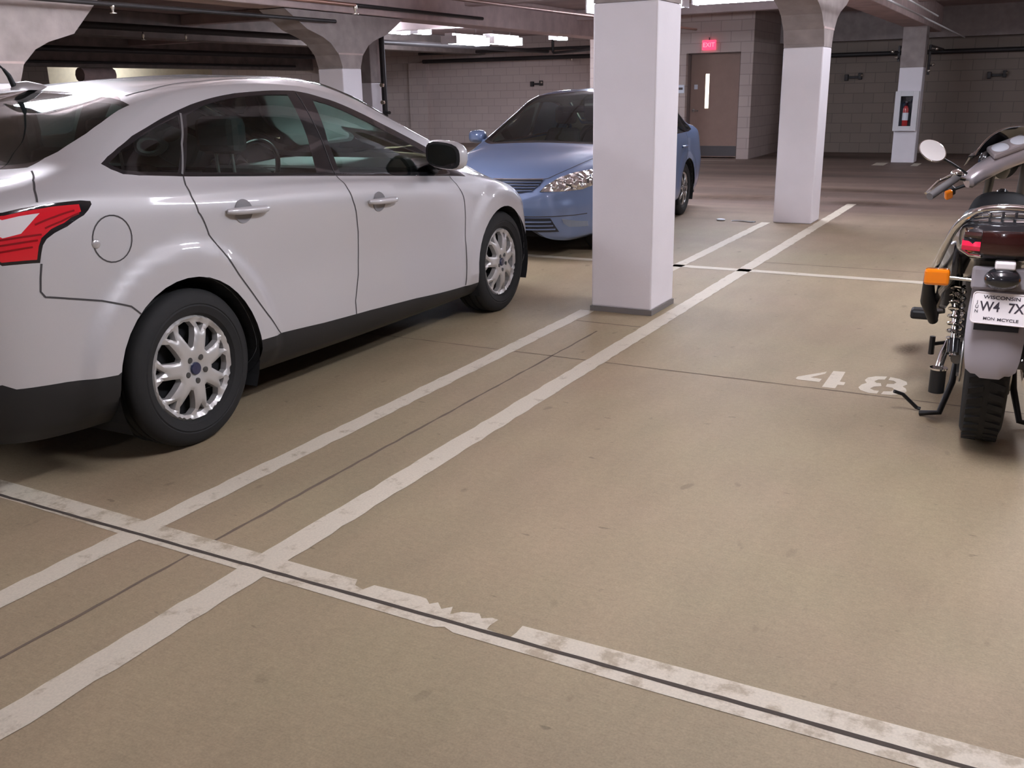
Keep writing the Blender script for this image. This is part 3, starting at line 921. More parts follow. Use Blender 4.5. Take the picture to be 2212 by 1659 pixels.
def _silver():
    C = silver; h = C.h
    dlo = C.lv([(-.235, 1.133), (-.188, 1.155), (-.126, 1.181), (-.035, 1.22), (.049, 1.248), (.139, 1.278), (.231, 1.304), (.323, 1.327), (.417, 1.345), (.514, 1.359), (.609, 1.369), (.758, 1.376), (.911, 1.379), (1.021, 1.377), (1.12, 1.364), (1.225, 1.342), (1.331, 1.318), (1.439, 1.286), (1.545, 1.251), (1.651, 1.212), (1.782, 1.166), (1.889, 1.125), (2.0, 1.08), (2.09, 1.042), (2.204, .98), (2.289, .926), (2.318, .879),
                (1.829, .922), (1.301, .966), (.968, .993), (.497, 1.03), (.099, 1.062), (-.114, 1.083), (-.18, 1.093), (-.215, 1.112)])
    quarter = C.lv([(-.205, 1.134), (-.116, 1.174), (-.011, 1.213), (.114, 1.254), (.225, 1.285), (.160, 1.18), (.082, 1.079), (-.104, 1.095), (-.165, 1.105), (-.195, 1.12)])
    rearg = C.lv([(.268, 1.286), (.389, 1.322), (.511, 1.342), (.634, 1.354), (.79, 1.360), (.955, 1.360), (.945, 1.224), (.926, 1.011), (.509, 1.044), (.118, 1.076), (.20, 1.19)])
    frontg = C.lv([(1.125, 1.335), (1.201, 1.316), (1.323, 1.283), (1.487, 1.229), (1.629, 1.179), (1.784, 1.122), (1.918, 1.068), (2.000, 1.028), (1.972, .931), (1.482, .967), (1.104, .999), (1.087, 1.155)])
    top_rear, top_mid, top_front = (.245, 1.300), (1.035, 1.37), (2.22, .962)
    rear_seam = [(.099, 1.062), (.08, 1.031), (.074, .991), (.088, .928), (.133, .833), (.212, .727), (.332, .559), (.419, .438), (.493, .351)]
    mid_seam = [(1.062, .985), (1.055, .959), (1.06, .926), (1.079, .866), (1.1, .817), (1.119, .714), (1.119, .609), (1.106, .509), (1.083, .444), (1.06, .384), (1.057, .317)]
    front_seam = [(2.123, .896), (2.112, .867), (2.132, .825), (2.155, .777), (2.178, .654), (2.176, .491), (2.158, .328), (2.15, .262)]
    sill = [(.290, .358), (.49, .352), (.801, .331), (1.175, .314), (1.609, .29), (2.33, .253)]
    lamp = C.lv([(-.90, 1.005), (-.78, 1.006), (-.682, 1.013), (-.633, 1.02), (-.564, 1.025), (-.496, 1.027), (-.421, 1.026), (-.383, 1.02), (-.382, 1.009), (-.401, .991), (-.423, .976), (-.493, .946), (-.54, .931), (-.57, .915), (-.586, .896), (-.594, .874), (-.604, .84), (-.672, .845), (-.72, .847), (-.90, .86)])
    lampin = C.lv([(-.90, .995), (-.78, .997), (-.682, 1.003), (-.633, 1.009), (-.564, 1.014), (-.496, 1.016), (-.43, 1.014), (-.43, .99), (-.50, .96), (-.55, .945), (-.587, .92), (-.60, .895), (-.612, .852), (-.672, .856), (-.72, .858), (-.90, .87)])
    lampw = C.lv([(-.90, .975), (-.691, .99), (-.641, .997), (-.575, 1.000), (-.615, .969), (-.648, .942), (-.704, .934), (-.90, .93)])
    fuel = C.lv(arc_loop(-.323, .882, .082))
    bump = [(-.6, .837), (-.61, .792), (-.617, .746), (-.604, .725), (-.523, .705), (-.401, .674), (-.30, .635), (-.263, .60)]
    arch_r = C.lv([(p[0], max(p[1], .2)) for p in arc_loop(-.02, .318, .372, 40)])
    arch_f = C.lv([(p[0], max(p[1], .16)) for p in arc_loop(2.645, .318, .355, 40)])
    # the rear screen, windscreen, boot lid and bonnet lie across the top
    rscreen_in = C.lv([(-.392, 1.147), (-.305, 1.178), (-.177, 1.236), (-.097, 1.272), (.001, 1.313), (.06, 1.331)]) + [(.085, 9.0), (.10, 10.0), (-.56, 10.0), (-.50, 9.0)]
    rscreen = C.lv([(-.43, 1.132), (-.334, 1.168), (-.271, 1.2), (-.21, 1.228), (-.141, 1.259), (-.046, 1.303), (.078, 1.35)]) + [(.115, 9.0), (.13, 10.0), (-.60, 10.0), (-.55, 9.0)]
    wscreen = [(1.30, 10), (1.27, 9), (1.26, 8.45), (1.60, 8.35), (1.90, 8.30), (2.2, 8.25), (2.40, 8.3), (2.50, 9), (2.58, 10)]
    boot = [(-.60, 10), (-.55, 9), (-.45, 8.25)] + C.lv([(-.46, 1.12), (-.51, 1.097), (-.545, 1.071), (-.57, 1.034), (-.60, 1.027)]) + C.lv([(-.9, 1.005)]) + [(-.96, 5.4), (-.975, 10)]
    hood = [(2.60, 10), (2.52, 9), (2.46, 8.2), (2.50, 7.4), (2.9, 7.2), (3.3, 7.3), (3.45, 7.8), (3.48, 10)]
    headlamp = [(3.02, 6.5), (3.10, 7.0), (3.30, 7.0), (3.44, 7.3), (3.44, 5.6), (3.30, 5.2), (3.14, 5.6)]
    LR, LM, LF = C.lv(rear_seam), C.lv(mid_seam), C.lv(front_seam)
    LS = C.lv(sill)
    drear = [p for p in LR] + C.lv([(.493, .352), (.801, .331), (1.057, .32)]) + LM[::-1] + C.lv([(1.062, .985)]) + C.lv([top_mid, (.77, 1.37), (.5, 1.352), (.36, 1.33), top_rear, (.17, 1.18)])
    dfront = LM + C.lv([(1.175, .314), (1.609, .29), (2.15, .262)]) + LF[::-1] + C.lv([top_front, (2.1, 1.035), (1.9, 1.12), (1.65, 1.21), (1.4, 1.298), (1.15, 1.358), top_mid])
    bumper = C.lv(bump) + [(-.30, 0), (-.975, 0)] + C.lv([(-.974, .84), (-.72, .847), (-.604, .84)])
    fbump = [(3.05, 0)] + C.lv([(2.97, .33), (3.02, .50), (3.06, .62)]) + [(3.14, 5.4), (3.30, 5.2), (3.44, 5.6), (3.46, 7.6), (3.48, 10), (3.565, 10), (3.565, 0)]
    low = C.lv(sill) + [(2.33, 0), (.29, 0)]
    rlow = C.lv([(-.96, .5), (-.775, .459), (-.739, .436), (-.664, .429), (-.578, .422), (-.396, .402), (-.33, .40)]) + [(-.33, 0), (-.975, 0), (-.975, 1.2)]
    ls = sorted(set([-.975, -.972, -.968, -.962, -.955, -.945, -.93, -.915, -.9, -.88, -.86, -.84] + [round(a, 4) for a in np.arange(-.82, 3.1, .02)] + [round(a, 4) for a in np.arange(3.1, 3.5, .02)] + [3.5, 3.515, 3.53, 3.54, 3.55, 3.557, 3.562, 3.565]))
    vs = [round(a, 4) for a in np.arange(0, 10.01, .1)]
    C.triangulate(ls, vs, [dlo, quarter, rearg, frontg, lamp, lampin, lampw, fuel, arch_r, arch_f, rscreen, rscreen_in, wscreen, boot, hood, headlamp],
                  [LR, LM, LF, LS, C.lv(bump), C.lv([(-.96, .5), (-.775, .459), (-.739, .436), (-.664, .429), (-.578, .422), (-.396, .402)])])
    C.take(C.inside(arch_r)); C.take(C.inside(arch_f))
    g = M['car_glass']
    qm, rm, fm = C.take(C.inside(quarter)), C.take(C.inside(rearg)), C.take(C.inside(frontg))
    rs, ws = C.take(C.inside(rscreen_in)), C.take(C.inside(wscreen))
    rsb = C.take(C.inside(rscreen))
    trim = C.take(C.inside(dlo))
    lw = C.take(C.inside(lampw)); li = C.take(C.inside(lampin)); lb = C.take(C.inside(lamp))
    hl = C.take(C.inside(headlamp))
    solid = C.left.copy()
    fu = C.take(C.inside(fuel))
    lowm = C.take(C.inside(low)); rl = C.take(C.inside(rlow))
    rd, fd = C.take(C.inside(drear)), C.take(C.inside(dfront))
    bt, hd = C.take(C.inside(boot)), C.take(C.inside(hood))
    rb, fb = C.take(C.inside(bumper)), C.take(C.inside(fbump))
    p = M['car_silver']
    C.panel('body_shell', p, C.left.copy())
    rdo = C.panel('rear_door', p, rd, 'pair'); fdo = C.panel('front_door', p, fd, 'pair')
    C.panel('boot_lid', p, bt); C.panel('bonnet', p, hd)
    rbo = C.panel('rear_bumper', p, rb, cap=C.end_cap(-.975, False), capn=-1)[0]
    fbo = C.panel('front_bumper', p, fb, cap=C.end_cap(3.565, True), capn=1)[0]
    for o in C.panel('sill_cover', M['black'], lowm, 'pair'): tag(o, 'black lower sill')
    C.panel('lower_valance', M['black'], rl, 'pair', parent=rbo)
    for o in C.panel('window_trim', M['black_gloss'], trim, 'pair'): tag(o, 'black frame round the side windows')
    tag(C.panel('screen_border', M['black_gloss'], rsb)[0], 'black border of the rear screen')
    tag(C.panel('rear_screen', M['car_glass_rear'], rs)[0], 'green-tinted rear screen')
    C.panel('windscreen', g, ws)
    C.panel('quarter_window', g, qm, 'pair')
    for o, w in zip(C.panel('door_window', g, rm, 'pair'), rdo): o.parent = w
    for o, w in zip(C.panel('door_window', g, fm, 'pair'), fdo): o.parent = w
    tl = C.panel('tail_lamp', M['lamp_red'], li, 'pair')
    for o in tl: o['label'] = 'red tail lamp wrapping the rear corner'
    for o, w in zip(C.panel('lamp_rim', M['black_gloss'], lb, 'pair'), tl): o.parent = w
    for o, w in zip(C.panel('clear_lens', M['lamp_clear'], lw, 'pair'), tl): o.parent = w
    rlines = [C.lv([(-.86, z), (-.74, z + .004), (e, z + .010)]) for z, e in ((.885, -.62), (.905, -.60), (.922, -.585))] + [C.lv([(-.60, .965), (-.53, .983), (-.455, .996)]), C.lv([(-.57, .950), (-.51, .966), (-.44, .985)])]
    for w in (0, 1):
        rib = C.ribbon(rlines, .006, .002, both=False)
        if w: rib.v = [(-a_, b_, c_) for a_, b_, c_ in rib.v]
        tag(rib.build('lens_ribs', M['rib_red'], tl[w]), kind='stuff')
    C.panel('headlamp', M['lamp_clear'], hl, 'pair')
    C.panel('fuel_flap', p, fu, 'right')
    X, F, N = C.geom(fu); 
    mb = MB(); mb.v = [tuple(q * np.array([-1, 1, 1])) for q in X]; mb.f = [tuple(int(i) for i in f[::-1]) for f in F]
    mb.build('quarter_patch', p, C.root, smooth='all', normals=N * np.array([-1, 1, 1]))
    c, n = C.pt(-.392, .874)
    MB().ellipsoid(c, .006, .018, .017).build('flap_catch', M['silver_plastic'], C.root, smooth=True)
    # lining keeps the cabin closed and dark
    C.panel('cabin_lining', M['lining'], solid & (C.C[:, 0] > -.7) & (C.C[:, 0] < 2.6), off=-.035, flip=True)
    # seams between panels
    mb = MB()
    C.ribbon([LR, LM, LF, C.lv(bump), C.lv([(-.446, 1.122), (-.51, 1.097), (-.545, 1.071), (-.57, 1.034)]), [(2.46, 8.2), (2.50, 7.4), (2.9, 7.2), (3.3, 7.3), (3.45, 7.8), (3.48, 9.97)], [(3.14, 5.5)] + C.lv([(3.06, .62), (3.02, .50), (2.97, .36)])], .0065, .0012, mb=mb)
    C.ribbon([fuel], .005, .0012, closed=True, mb=mb, both=False)
    C.ribbon([C.lv([(.125, 1.365), (.231, 1.385), (.355, 1.404), (.471, 1.416), (.638, 1.426), (.908, 1.434), (1.2, 1.418)])], .008, .001, mb=mb)
    tag(mb.build('panel_seams', M['gap'], C.root), kind='stuff')
    # division bars of the rear door glass and the pillar
    mb = C.ribbon([C.lv([(.098, 1.07), (.165, 1.18), (.245, 1.295)])], .009, .002)
    mb.build('quarter_bar', M['bar_grey'], C.root)
    mb = C.ribbon([C.lv([(1.03, 1.368), (1.035, 1.2), (1.062, .992)])], .005, .0015)
    mb.build('pillar_seam', M['gap'], C.root)
    # door handles: bar over a round cup
    for (l, z, dl, dz), dd in (((.330, .909, .118, -.0055), rdo), ((1.295, .846, .118, -.0055), fdo)):
        for sx, d in zip((1, -1), dd):
            k = np.array([sx, 1, 1])
            c, n = C.pt(l, z)
            cup = MB()
            ring = []
            for rr, off in ((.052, .001), (.046, -.0005), (.030, -.0015), (.012, -.002)):
                rg = []
                for q in np.linspace(0, 2 * math.pi, 28, endpoint=False):
                    pt_, nn = C.pt(l + rr * 1.0 * math.cos(q), z - .004 + rr * .92 * math.sin(q), .0022 + off)
                    rg.append(Vector(np.array(pt_) * k))
                ring.append(rg)
            cup.loft(ring, cap=False)
            n0 = len(cup.v)
            cup.f.append(tuple(range(n0 - 28, n0)))
            ho = cup.build('handle_cup', M['cup'], d, smooth='all')
            path = []
            for t in np.linspace(-1, 1, 11):
                pt_, nn = C.pt(l + .018 + dl * t, z + dz * t, .012 + .020 * (1 - t ** 4))
                path.append(np.array(pt_) * k)
            MB().tube(path, [.010, .0145, .016, .0165, .0165, .0165, .0165, .0165, .016, .0145, .010], 12, flat=.95).build('handle', M['car_silver'], d, smooth=True)
    # mirrors
    for sx in (1, -1):
        mr = bpy.data.objects.new('door_mirror', None); COL.objects.link(mr); mr.parent = C.root
        rings = []
        for y, s_ in ((-.005, .90), (.012, 1.0), (.05, 1.0), (.09, .86), (.115, .55), (.125, .2)):
            rg = []
            for q in np.linspace(0, 2 * math.pi, 24, endpoint=False):
                cx, cz = math.cos(q), math.sin(q)
                e = (abs(cx) ** 3.2 + abs(cz) ** 3.2) ** (-1 / 3.2)
                rg.append((sx * (.955 + .118 * cx * e * s_), 1.86 + y, 1.032 + .076 * cz * e * s_ - .012 * cx * e))
            rings.append(rg)
        MB().loft(rings).build('mirror_shell', M['car_silver'], mr, smooth=True)
        MB().loft([[(p_[0] * 1.0, p_[1] - .002, p_[2]) for p_ in rings[0]], [((p_[0] - sx * .955) * .86 + sx * .955, p_[1] - .006, (p_[2] - 1.032) * .84 + 1.032) for p_ in rings[0]]]).build('mirror_rim', M['black'], mr)
        MB().loft([[((p_[0] - sx * .955) * .84 + sx * .955, p_[1] - .007, (p_[2] - 1.032) * .82 + 1.032) for p_ in rings[0]], [((p_[0] - sx * .955) * .84 + sx * .955, p_[1] - .009, (p_[2] - 1.032) * .82 + 1.032) for p_ in rings[0]]]).build('mirror_glass', M['mirror'], mr)
        MB().tube([(sx * .80, 2.00, .945), (sx * .84, 1.95, .965), (sx * .90, 1.91, .975)], [.035, .03, .028], 10).build('mirror_arm', M['black'], mr, smooth=True)
    # aerial on the roof
    a0 = h.at(.26, 9.9)[0]
    ar = bpy.data.objects.new('roof_aerial', None); COL.objects.link(ar); ar.parent = C.root
    z0 = float(h.at(.16, 10)[0][2])
    rings = []
    for y, w_, hh in ((.02, .012, .012), (.04, .028, .030), (.09, .034, .036), (.15, .030, .026), (.20, .010, .008)):
        rings.append([(w_ * math.cos(q), y + .02, z0 + .006 + max(0, math.sin(q)) * hh - .012) for q in np.linspace(0, 2 * math.pi, 16, endpoint=False)])
    MB().loft(rings).build('aerial_base', M['silver_plastic'], ar, smooth=True)
    MB().tube([(0, .05, z0 + .01), (0, .035, z0 + .05), (0, .015, z0 + .075)], [.012, .010, .006], 10).tube([(0, .02, z0 + .07), (0, -.235, z0 + .30)], [.0042, .0028], 8).build('aerial_rod', M['black'], ar, smooth=True)
    # cabin
    cab = MB()
    cab.box(-.70, .70, -.7, 2.55, .26, .34)
    cab.build('cabin_floor', M['lining'], C.root)
    MB().box(-.66, .66, -.5, 3.1, .20, .26).build('underbody', M['dark'], C.root)
    MB().loft([[(-.66, 1.95, .95), (.66, 1.95, .95), (.66, 2.52, .97), (-.66, 2.52, .97)], [(-.66, 2.05, .60), (.66, 2.05, .60), (.66, 2.5, .60), (-.66, 2.5, .60)]]).build('dashboard', M['black'], C.root, bevel=.04)
    def seat(x, y, w, name='front_seat', hr=True, bench=False):
        s_ = bpy.data.objects.new(name, None); COL.objects.link(s_); s_.parent = C.root
        MB().box(x - w, x + w, y - .05, y + .48, .36, .56).build('cushion', M['cloth'], s_, bevel=.05)
        rk = []
        for t, ww in ((0, 1.0), (.3, 1.0), (.7, .94), (.92, .82), (1.0, .7)):
            z = .50 + .54 * t; yy = y + .02 - .24 * t
            d_ = .07 if t < .9 else .05
            rk.append([(x - w * ww, yy - d_, z), (x + w * ww, yy - d_, z), (x + w * ww, yy + d_, z), (x - w * ww, yy + d_, z)])
        MB().loft(rk).build('backrest', M['cloth'], s_, bevel=.04)
        for hx in ([x] if not bench else [x - .38, x + .38]):
            MB().box(hx - .125, hx + .125, y - .34, y - .23, 1.10 - (.06 if bench else 0), 1.27 - (.09 if bench else 0)).build('headrest', M['cloth'], s_, bevel=.04)
            MB().tube([(hx - .05, y - .27, 1.0), (hx - .05, y - .28, 1.14)], .008, 8).tube([(hx + .05, y - .27, 1.0), (hx + .05, y - .28, 1.14)], .008, 8).build('headrest_post', M['steel'], s_)
    seat(.37, 1.10, .25); seat(-.37, 1.10, .25); seat(0, .20, .62, 'rear_seat', bench=True)
    MB().box(-.6, .6, -.55, -.06, 1.00, 1.04).build('parcel_shelf', M['lining'], C.root)
    sw = MB()
    ctr = Vector((-.37, 1.84, .93)); ax = Vector((0, -.9, .42)).normalized()
    u_ = Vector((1, 0, 0)); v_ = ax.cross(u_)
    ringp = [ctr + (u_ * math.cos(q) + v_ * math.sin(q)) * .185 for q in np.linspace(0, 2 * math.pi, 33)]
    sw.tube(ringp, .015, 8, cap=False)
    sw.tube([ctr - u_ * .18, ctr, ctr + u_ * .18], .014, 8).tube([ctr, ctr + Vector((0, .22, -.10))], .03, 10)
    sw.build('steering_wheel', M['black'], C.root, smooth=True)
    # wheel housings
    for ac, rr in ((-.02, .372), (2.645, .355)):
        for sx in (1, -1):
            vs_ = []; fs_ = []
            qs = np.linspace(-.45, math.pi + .45, 30)
            for q in qs:
                for w_ in (.50, .898):
                    vs_.append((sx * w_, ac + (rr + .003) * math.cos(q), .318 + (rr + .003) * math.sin(q)))
            for i in range(len(qs) - 1): fs_.append((2 * i, 2 * i + 1, 2 * i + 3, 2 * i + 2))
            n0 = len(vs_)
            vs_ += [(sx * .50, ac + (rr + .003) * math.cos(q), .318 + (rr + .003) * math.sin(q)) for q in qs]
            fs_.append(tuple(range(n0, n0 + len(qs))))
            MB().add(vs_, fs_).build('wheel_housing', M['dark'], C.root)
    holes = y_spoke_holes(.215, 7, R(95))
    for l in (.0, 2.66):
        for sx in (1, -1):
            make_wheel(C, l, .318, .890, .318, .215, .212, holes, M['cover_silver'], M['emblem_blue'], sx, 0 if l < 1 else 0.0)
M['bar_grey'] = mat('window_bar_grey', (.16, .15, .15), .4)
M['cup'] = mat('shaded_cup_paint', (.24, .23, .235), .4, .3, coat=.5)  # darker silver: the hollow's shade is put into the colour
M['mirror'] = mat('mirror_glass', (.75, .78, .8), .02, 1.0)
_silver()

# ------------------------------------------------------------------ the blue car
M['car_blue'] = mat('blue_car_paint', (.15, .205, .345), .32, .25, coat=.9, var=.02, scale=400)
M['car_glass2'] = glass_mat('clear_green_glass', (.74, .88, .78), .9)
M['alloy'] = mat('alloy_wheel', (.50, .49, .48), .25, .9)
def headlamp_mat():
    m = mat('headlamp_reflector', (.80, .78, .76), .08, .95, coat=1.0)
    nt = m.node_tree; b = nt.nodes['Principled BSDF']
    tc = nt.nodes.new('ShaderNodeTexCoord')
    v = nt.nodes.new('ShaderNodeTexVoronoi'); v.inputs['Scale'].default_value = 16
    nt.links.new(tc.outputs['Object'], v.inputs['Vector'])
    bp = nt.nodes.new('ShaderNodeBump'); bp.inputs['Strength'].default_value = 1.0; bp.inputs['Distance'].default_value = .05
    nt.links.new(v.outputs['Distance'], bp.inputs['Height']); nt.links.new(bp.outputs['Normal'], b.inputs['Normal'])
    return m
M['reflector'] = headlamp_mat()
M['grille'] = mat('grille_dark', (.03, .032, .04), .4, .2)
M['fog'] = mat('fog_recess', (.20, .23, .28), .4)
M['amber'] = lens_mat('amber_lens', (.85, .25, .01), .12, .10)
def _rows_blue():
    plan=[(-1.13,.45),(-1.12,.56),(-1.08,.68),(-1.0,.77),(-.85,.83),(-.5,.868),(0,.885),(1.3,.895),(2.3,.885),(2.72,.875),(3.0,.855),(3.2,.82),(3.38,.765),(3.5,.69),(3.59,.58),(3.64,.46),(3.67,.32),(3.685,.2)]
    P=pchip([p[0] for p in plan],[p[1] for p in plan]); L=[p[0] for p in plan]
    R=[]
    def line(dw,zk):
        Z=pchip([k[0] for k in zk],[k[1] for k in zk]); D=pchip([k[0] for k in dw],[k[1] for k in dw])
        ls=sorted(set(L+[k[0] for k in zk]+[k[0] for k in dw]))
        return [(l,max(0.,float(P(l))*(1+float(D(l)))),float(Z(l))) for l in ls]
    R.append(line([(-1.13,-.12),(0,-.09),(3.2,-.10),(3.685,-.10)],[(-1.13,.42),(-1.08,.32),(-.9,.25),(-.5,.20),(0,.19),(3.0,.17),(3.4,.17),(3.55,.19),(3.62,.24),(3.67,.36),(3.685,.43)]))
    R.append(line([(-1.13,-.06),(0,-.03),(3.2,-.03),(3.685,-.05)],[(-1.13,.45),(-1.08,.36),(-.9,.30),(-.5,.25),(0,.24),(3.0,.21),(3.4,.205),(3.55,.23),(3.62,.28),(3.67,.39),(3.685,.44)]))
    R.append(line([(-1.13,-.02),(0,0),(3.2,0),(3.685,-.02)],[(-1.13,.52),(-1.05,.46),(-.5,.40),(0,.38),(2.7,.36),(3.3,.34),(3.55,.34),(3.64,.38),(3.685,.45)]))
    R.append(line([(-1.13,0),(0,0),(3.685,0)],[(-1.13,.60),(-.9,.60),(0,.55),(2.7,.50),(3.4,.46),(3.6,.46),(3.685,.47)]))
    R.append(line([(-1.13,-.02),(0,-.006),(2.7,-.006),(3.685,-.03)],[(-1.13,.70),(-.9,.74),(0,.70),(2.7,.63),(3.4,.555),(3.6,.53),(3.685,.49)]))
    R.append(line([(-1.13,-.05),(0,-.02),(2.7,-.03),(3.3,-.03),(3.685,-.05)],[(-1.13,.78),(-.9,.90),(0,.86),(1.5,.83),(2.7,.765),(3.2,.69),(3.45,.63),(3.6,.57),(3.685,.505)]))
    R.append(line([(-1.13,-.09),(-.8,-.06),(0,-.05),(1.5,-.05),(2.5,-.07),(3.2,-.09),(3.685,-.1)],[(-1.13,.82),(-.9,.96),(0,.945),(1.5,.905),(2.4,.865),(2.8,.83),(3.2,.76),(3.45,.68),(3.6,.60),(3.685,.52)]))
    # mid window, rail, roof edge, centre
    R.append([(-1.13,.36,.86),(-1.05,.56,.97),(-.8,.72,1.02),(-.4,.77,1.04),(0,.77,1.10),(.4,.765,1.15),(1.0,.762,1.155),(1.6,.762,1.10),(2.0,.775,1.01),(2.25,.79,.935),(2.45,.77,.895),(2.8,.725,.855),(3.2,.64,.785),(3.45,.52,.705),(3.6,.36,.62),(3.685,.14,.53)])
    R.append([(-1.13,.30,.88),(-1.05,.48,.99),(-.8,.64,1.035),(-.55,.66,1.06),(-.2,.655,1.22),(.15,.63,1.36),(.5,.61,1.415),(.9,.60,1.425),(1.2,.61,1.39),(1.6,.64,1.25),(2.0,.68,1.09),(2.25,.705,.985),(2.4,.70,.935),(2.8,.64,.88),(3.2,.55,.805),(3.45,.44,.725),(3.6,.30,.635),(3.685,.11,.535)])
    R.append([(-1.13,.18,.89),(-1.05,.32,1.0),(-.8,.46,1.045),(-.55,.50,1.075),(-.2,.50,1.25),(.15,.49,1.39),(.5,.48,1.452),(.9,.48,1.462),(1.2,.49,1.43),(1.6,.52,1.29),(2.0,.55,1.13),(2.25,.57,1.02),(2.42,.56,.955),(2.8,.48,.90),(3.2,.40,.825),(3.45,.31,.745),(3.6,.21,.65),(3.685,.08,.54)])
    R.append([(-1.13,0,.895),(-1.05,0,1.005),(-.8,0,1.05),(-.6,0,1.07),(-.2,0,1.265),(.15,0,1.41),(.5,0,1.475),(.9,0,1.49),(1.2,0,1.465),(1.6,0,1.34),(2.0,0,1.18),(2.3,0,1.05),(2.48,0,.975),(2.8,0,.915),(3.2,0,.84),(3.45,0,.76),(3.6,0,.66),(3.685,0,.545)])
    return R
blue = Car('blue_sedan', Hull(_rows_blue(), [(0, .31, .36), (2.72, .31, .36)], .012), (-4.24, 10.33, 0), math.pi + R(4), .925,
           'silver-blue sedan parked nose-on behind the middle white column', 'car')
def _blue():
    C = blue; h = C.h
    dlo = C.lv([(1.93, .985), (1.75, 1.105), (1.6, 1.19), (1.3, 1.315), (1.0, 1.365), (.5, 1.365), (.15, 1.305), (-.15, 1.18), (-.36, 1.05), (-.39, .99), (-.2, .972), (1.0, .945), (1.95, .918)])
    fw = C.lv([(1.74, 1.07), (1.6, 1.155), (1.3, 1.285), (1.0, 1.338), (.84, 1.343), (.80, .968), (1.80, .945)])
    rw = C.lv([(.75, 1.343), (.5, 1.338), (.22, 1.295), (.05, 1.22), (.02, .985), (.71, .972)])
    qw = C.lv([(-.03, 1.20), (-.15, 1.14), (-.33, 1.03), (-.35, 1.0), (-.05, .988)])
    ws = [(1.22, 10), (1.24, 9), (1.30, 8.15), (1.6, 8.1), (2.0, 8.05), (2.27, 8.0), (2.41, 9), (2.47, 10)]
    wsin = [(1.26, 10), (1.29, 9), (1.36, 8.25), (1.6, 8.22), (2.0, 8.17), (2.22, 8.12), (2.36, 9), (2.42, 10)]
    rs = [(-.58, 10), (-.53, 9), (-.46, 8.1), (-.2, 8.15), (.08, 8.2), (.14, 9), (.17, 10)]
    hood = [(2.53, 10), (2.48, 9), (2.38, 8.0), (2.46, 7.4), (2.8, 7.2), (3.2, 7.25), (3.44, 7.4), (3.52, 8.2), (3.55, 10)]
    arch_r = C.lv([(a, max(b, .19)) for a, b in arc_loop(0, .31, .362, 36)])
    arch_f = C.lv([(a, max(b, .17)) for a, b in arc_loop(2.72, .31, .358, 36)])
    bump = [(3.08, 0), (3.10, 3.4)] + C.lv([(3.14, .60), (3.30, .60), (3.44, .605), (3.55, .605), (3.62, .60), (3.68, .54)]) + [(3.685, 10), (3.685, 0)]
    seam1 = C.lv([(.79, .95), (.78, .60), (.77, .27)]); seam2 = C.lv([(1.92, .92), (1.98, .80), (1.98, .5), (1.93, .26)]); seam3 = C.lv([(-.05, .965), (-.02, .85), (.05, .75), (.33, .5), (.42, .27)])
    dr = seam3 + seam1[::-1] + C.lv([(.76, 1.38), (.4, 1.385), (.1, 1.30), (-.02, 1.21)])
    df = seam1 + seam2[::-1] + C.lv([(1.95, 1.0), (1.6, 1.21), (1.2, 1.36), (.76, 1.38)])
    ls = sorted(set([-1.13, -1.128, -1.122, -1.11, -1.09, -1.06] + [round(a, 4) for a in np.arange(-1.03, 3.2, .05)] + [round(a, 4) for a in np.arange(3.2, 3.6, .022)] + [3.6, 3.615, 3.63, 3.64, 3.65, 3.66, 3.667, 3.673, 3.679, 3.685]))
    vs = [round(a, 4) for a in np.arange(0, 10.01, .2)]
    C.triangulate(ls, vs, [dlo, fw, rw, qw, ws, wsin, rs, hood, arch_r, arch_f], [seam1, seam2, seam3])
    allm = np.ones(len(C.T), bool)
    X, F, N = C.geom(allm)
    mir = np.array([-1, 1, 1])
    bv = BVHTree.FromPolygons([tuple(p) for p in X] + [tuple(p) for p in X * mir], [tuple(int(i) for i in f) for f in F] + [tuple(int(i) for i in f[::-1] + len(X)) for f in F] )
    C.take(C.inside(arch_r)); C.take(C.inside(arch_f))
    f1, r1, q1 = C.take(C.inside(fw)), C.take(C.inside(rw)), C.take(C.inside(qw))
    w1 = C.take(C.inside(wsin)); wb = C.take(C.inside(ws)); rsm = C.take(C.inside(rs)); tr = C.take(C.inside(dlo))
    solid = C.left.copy()
    d2, d1 = C.take(C.inside(dr)), C.take(C.inside(df))
    hd = C.take(C.inside(hood)); bp = C.take(C.inside(bump))
    p = M['car_blue']; g = M['car_glass2']
    C.panel('body_shell', p, C.left.copy(), cap=C.end_cap(-1.13, False), capn=-1)
    rdo = C.panel('rear_door', p, d2, 'pair'); fdo = C.panel('front_door', p, d1, 'pair')
    C.panel('bonnet', p, hd)
    fb = C.panel('front_bumper', p, bp, cap=C.end_cap(3.685, True), capn=1)[0]
    C.panel('windscreen', g, w1); C.panel('screen_border', M['black_gloss'], wb); C.panel('rear_screen', g, rsm)
    C.panel('quarter_window', g, q1, 'pair'); C.panel('window_trim', M['black_gloss'], tr, 'pair')
    for o, w in zip(C.panel('door_window', g, r1, 'pair'), rdo): o.parent = w
    for o, w in zip(C.panel('door_window', g, f1, 'pair'), fdo): o.parent = w
    C.panel('cabin_lining', M['lining_tan'], solid & (C.C[:, 0] > -.8) & (C.C[:, 0] < 2.5), off=-.035, flip=True)
    mb = C.ribbon([seam1, seam2, seam3, [(2.38, 8.0), (2.46, 7.4), (2.8, 7.2), (3.2, 7.25), (3.44, 7.4), (3.52, 8.2), (3.55, 9.97)]], .008, .0015)
    tag(mb.build('panel_seams', M['gap'], C.root), kind='stuff')
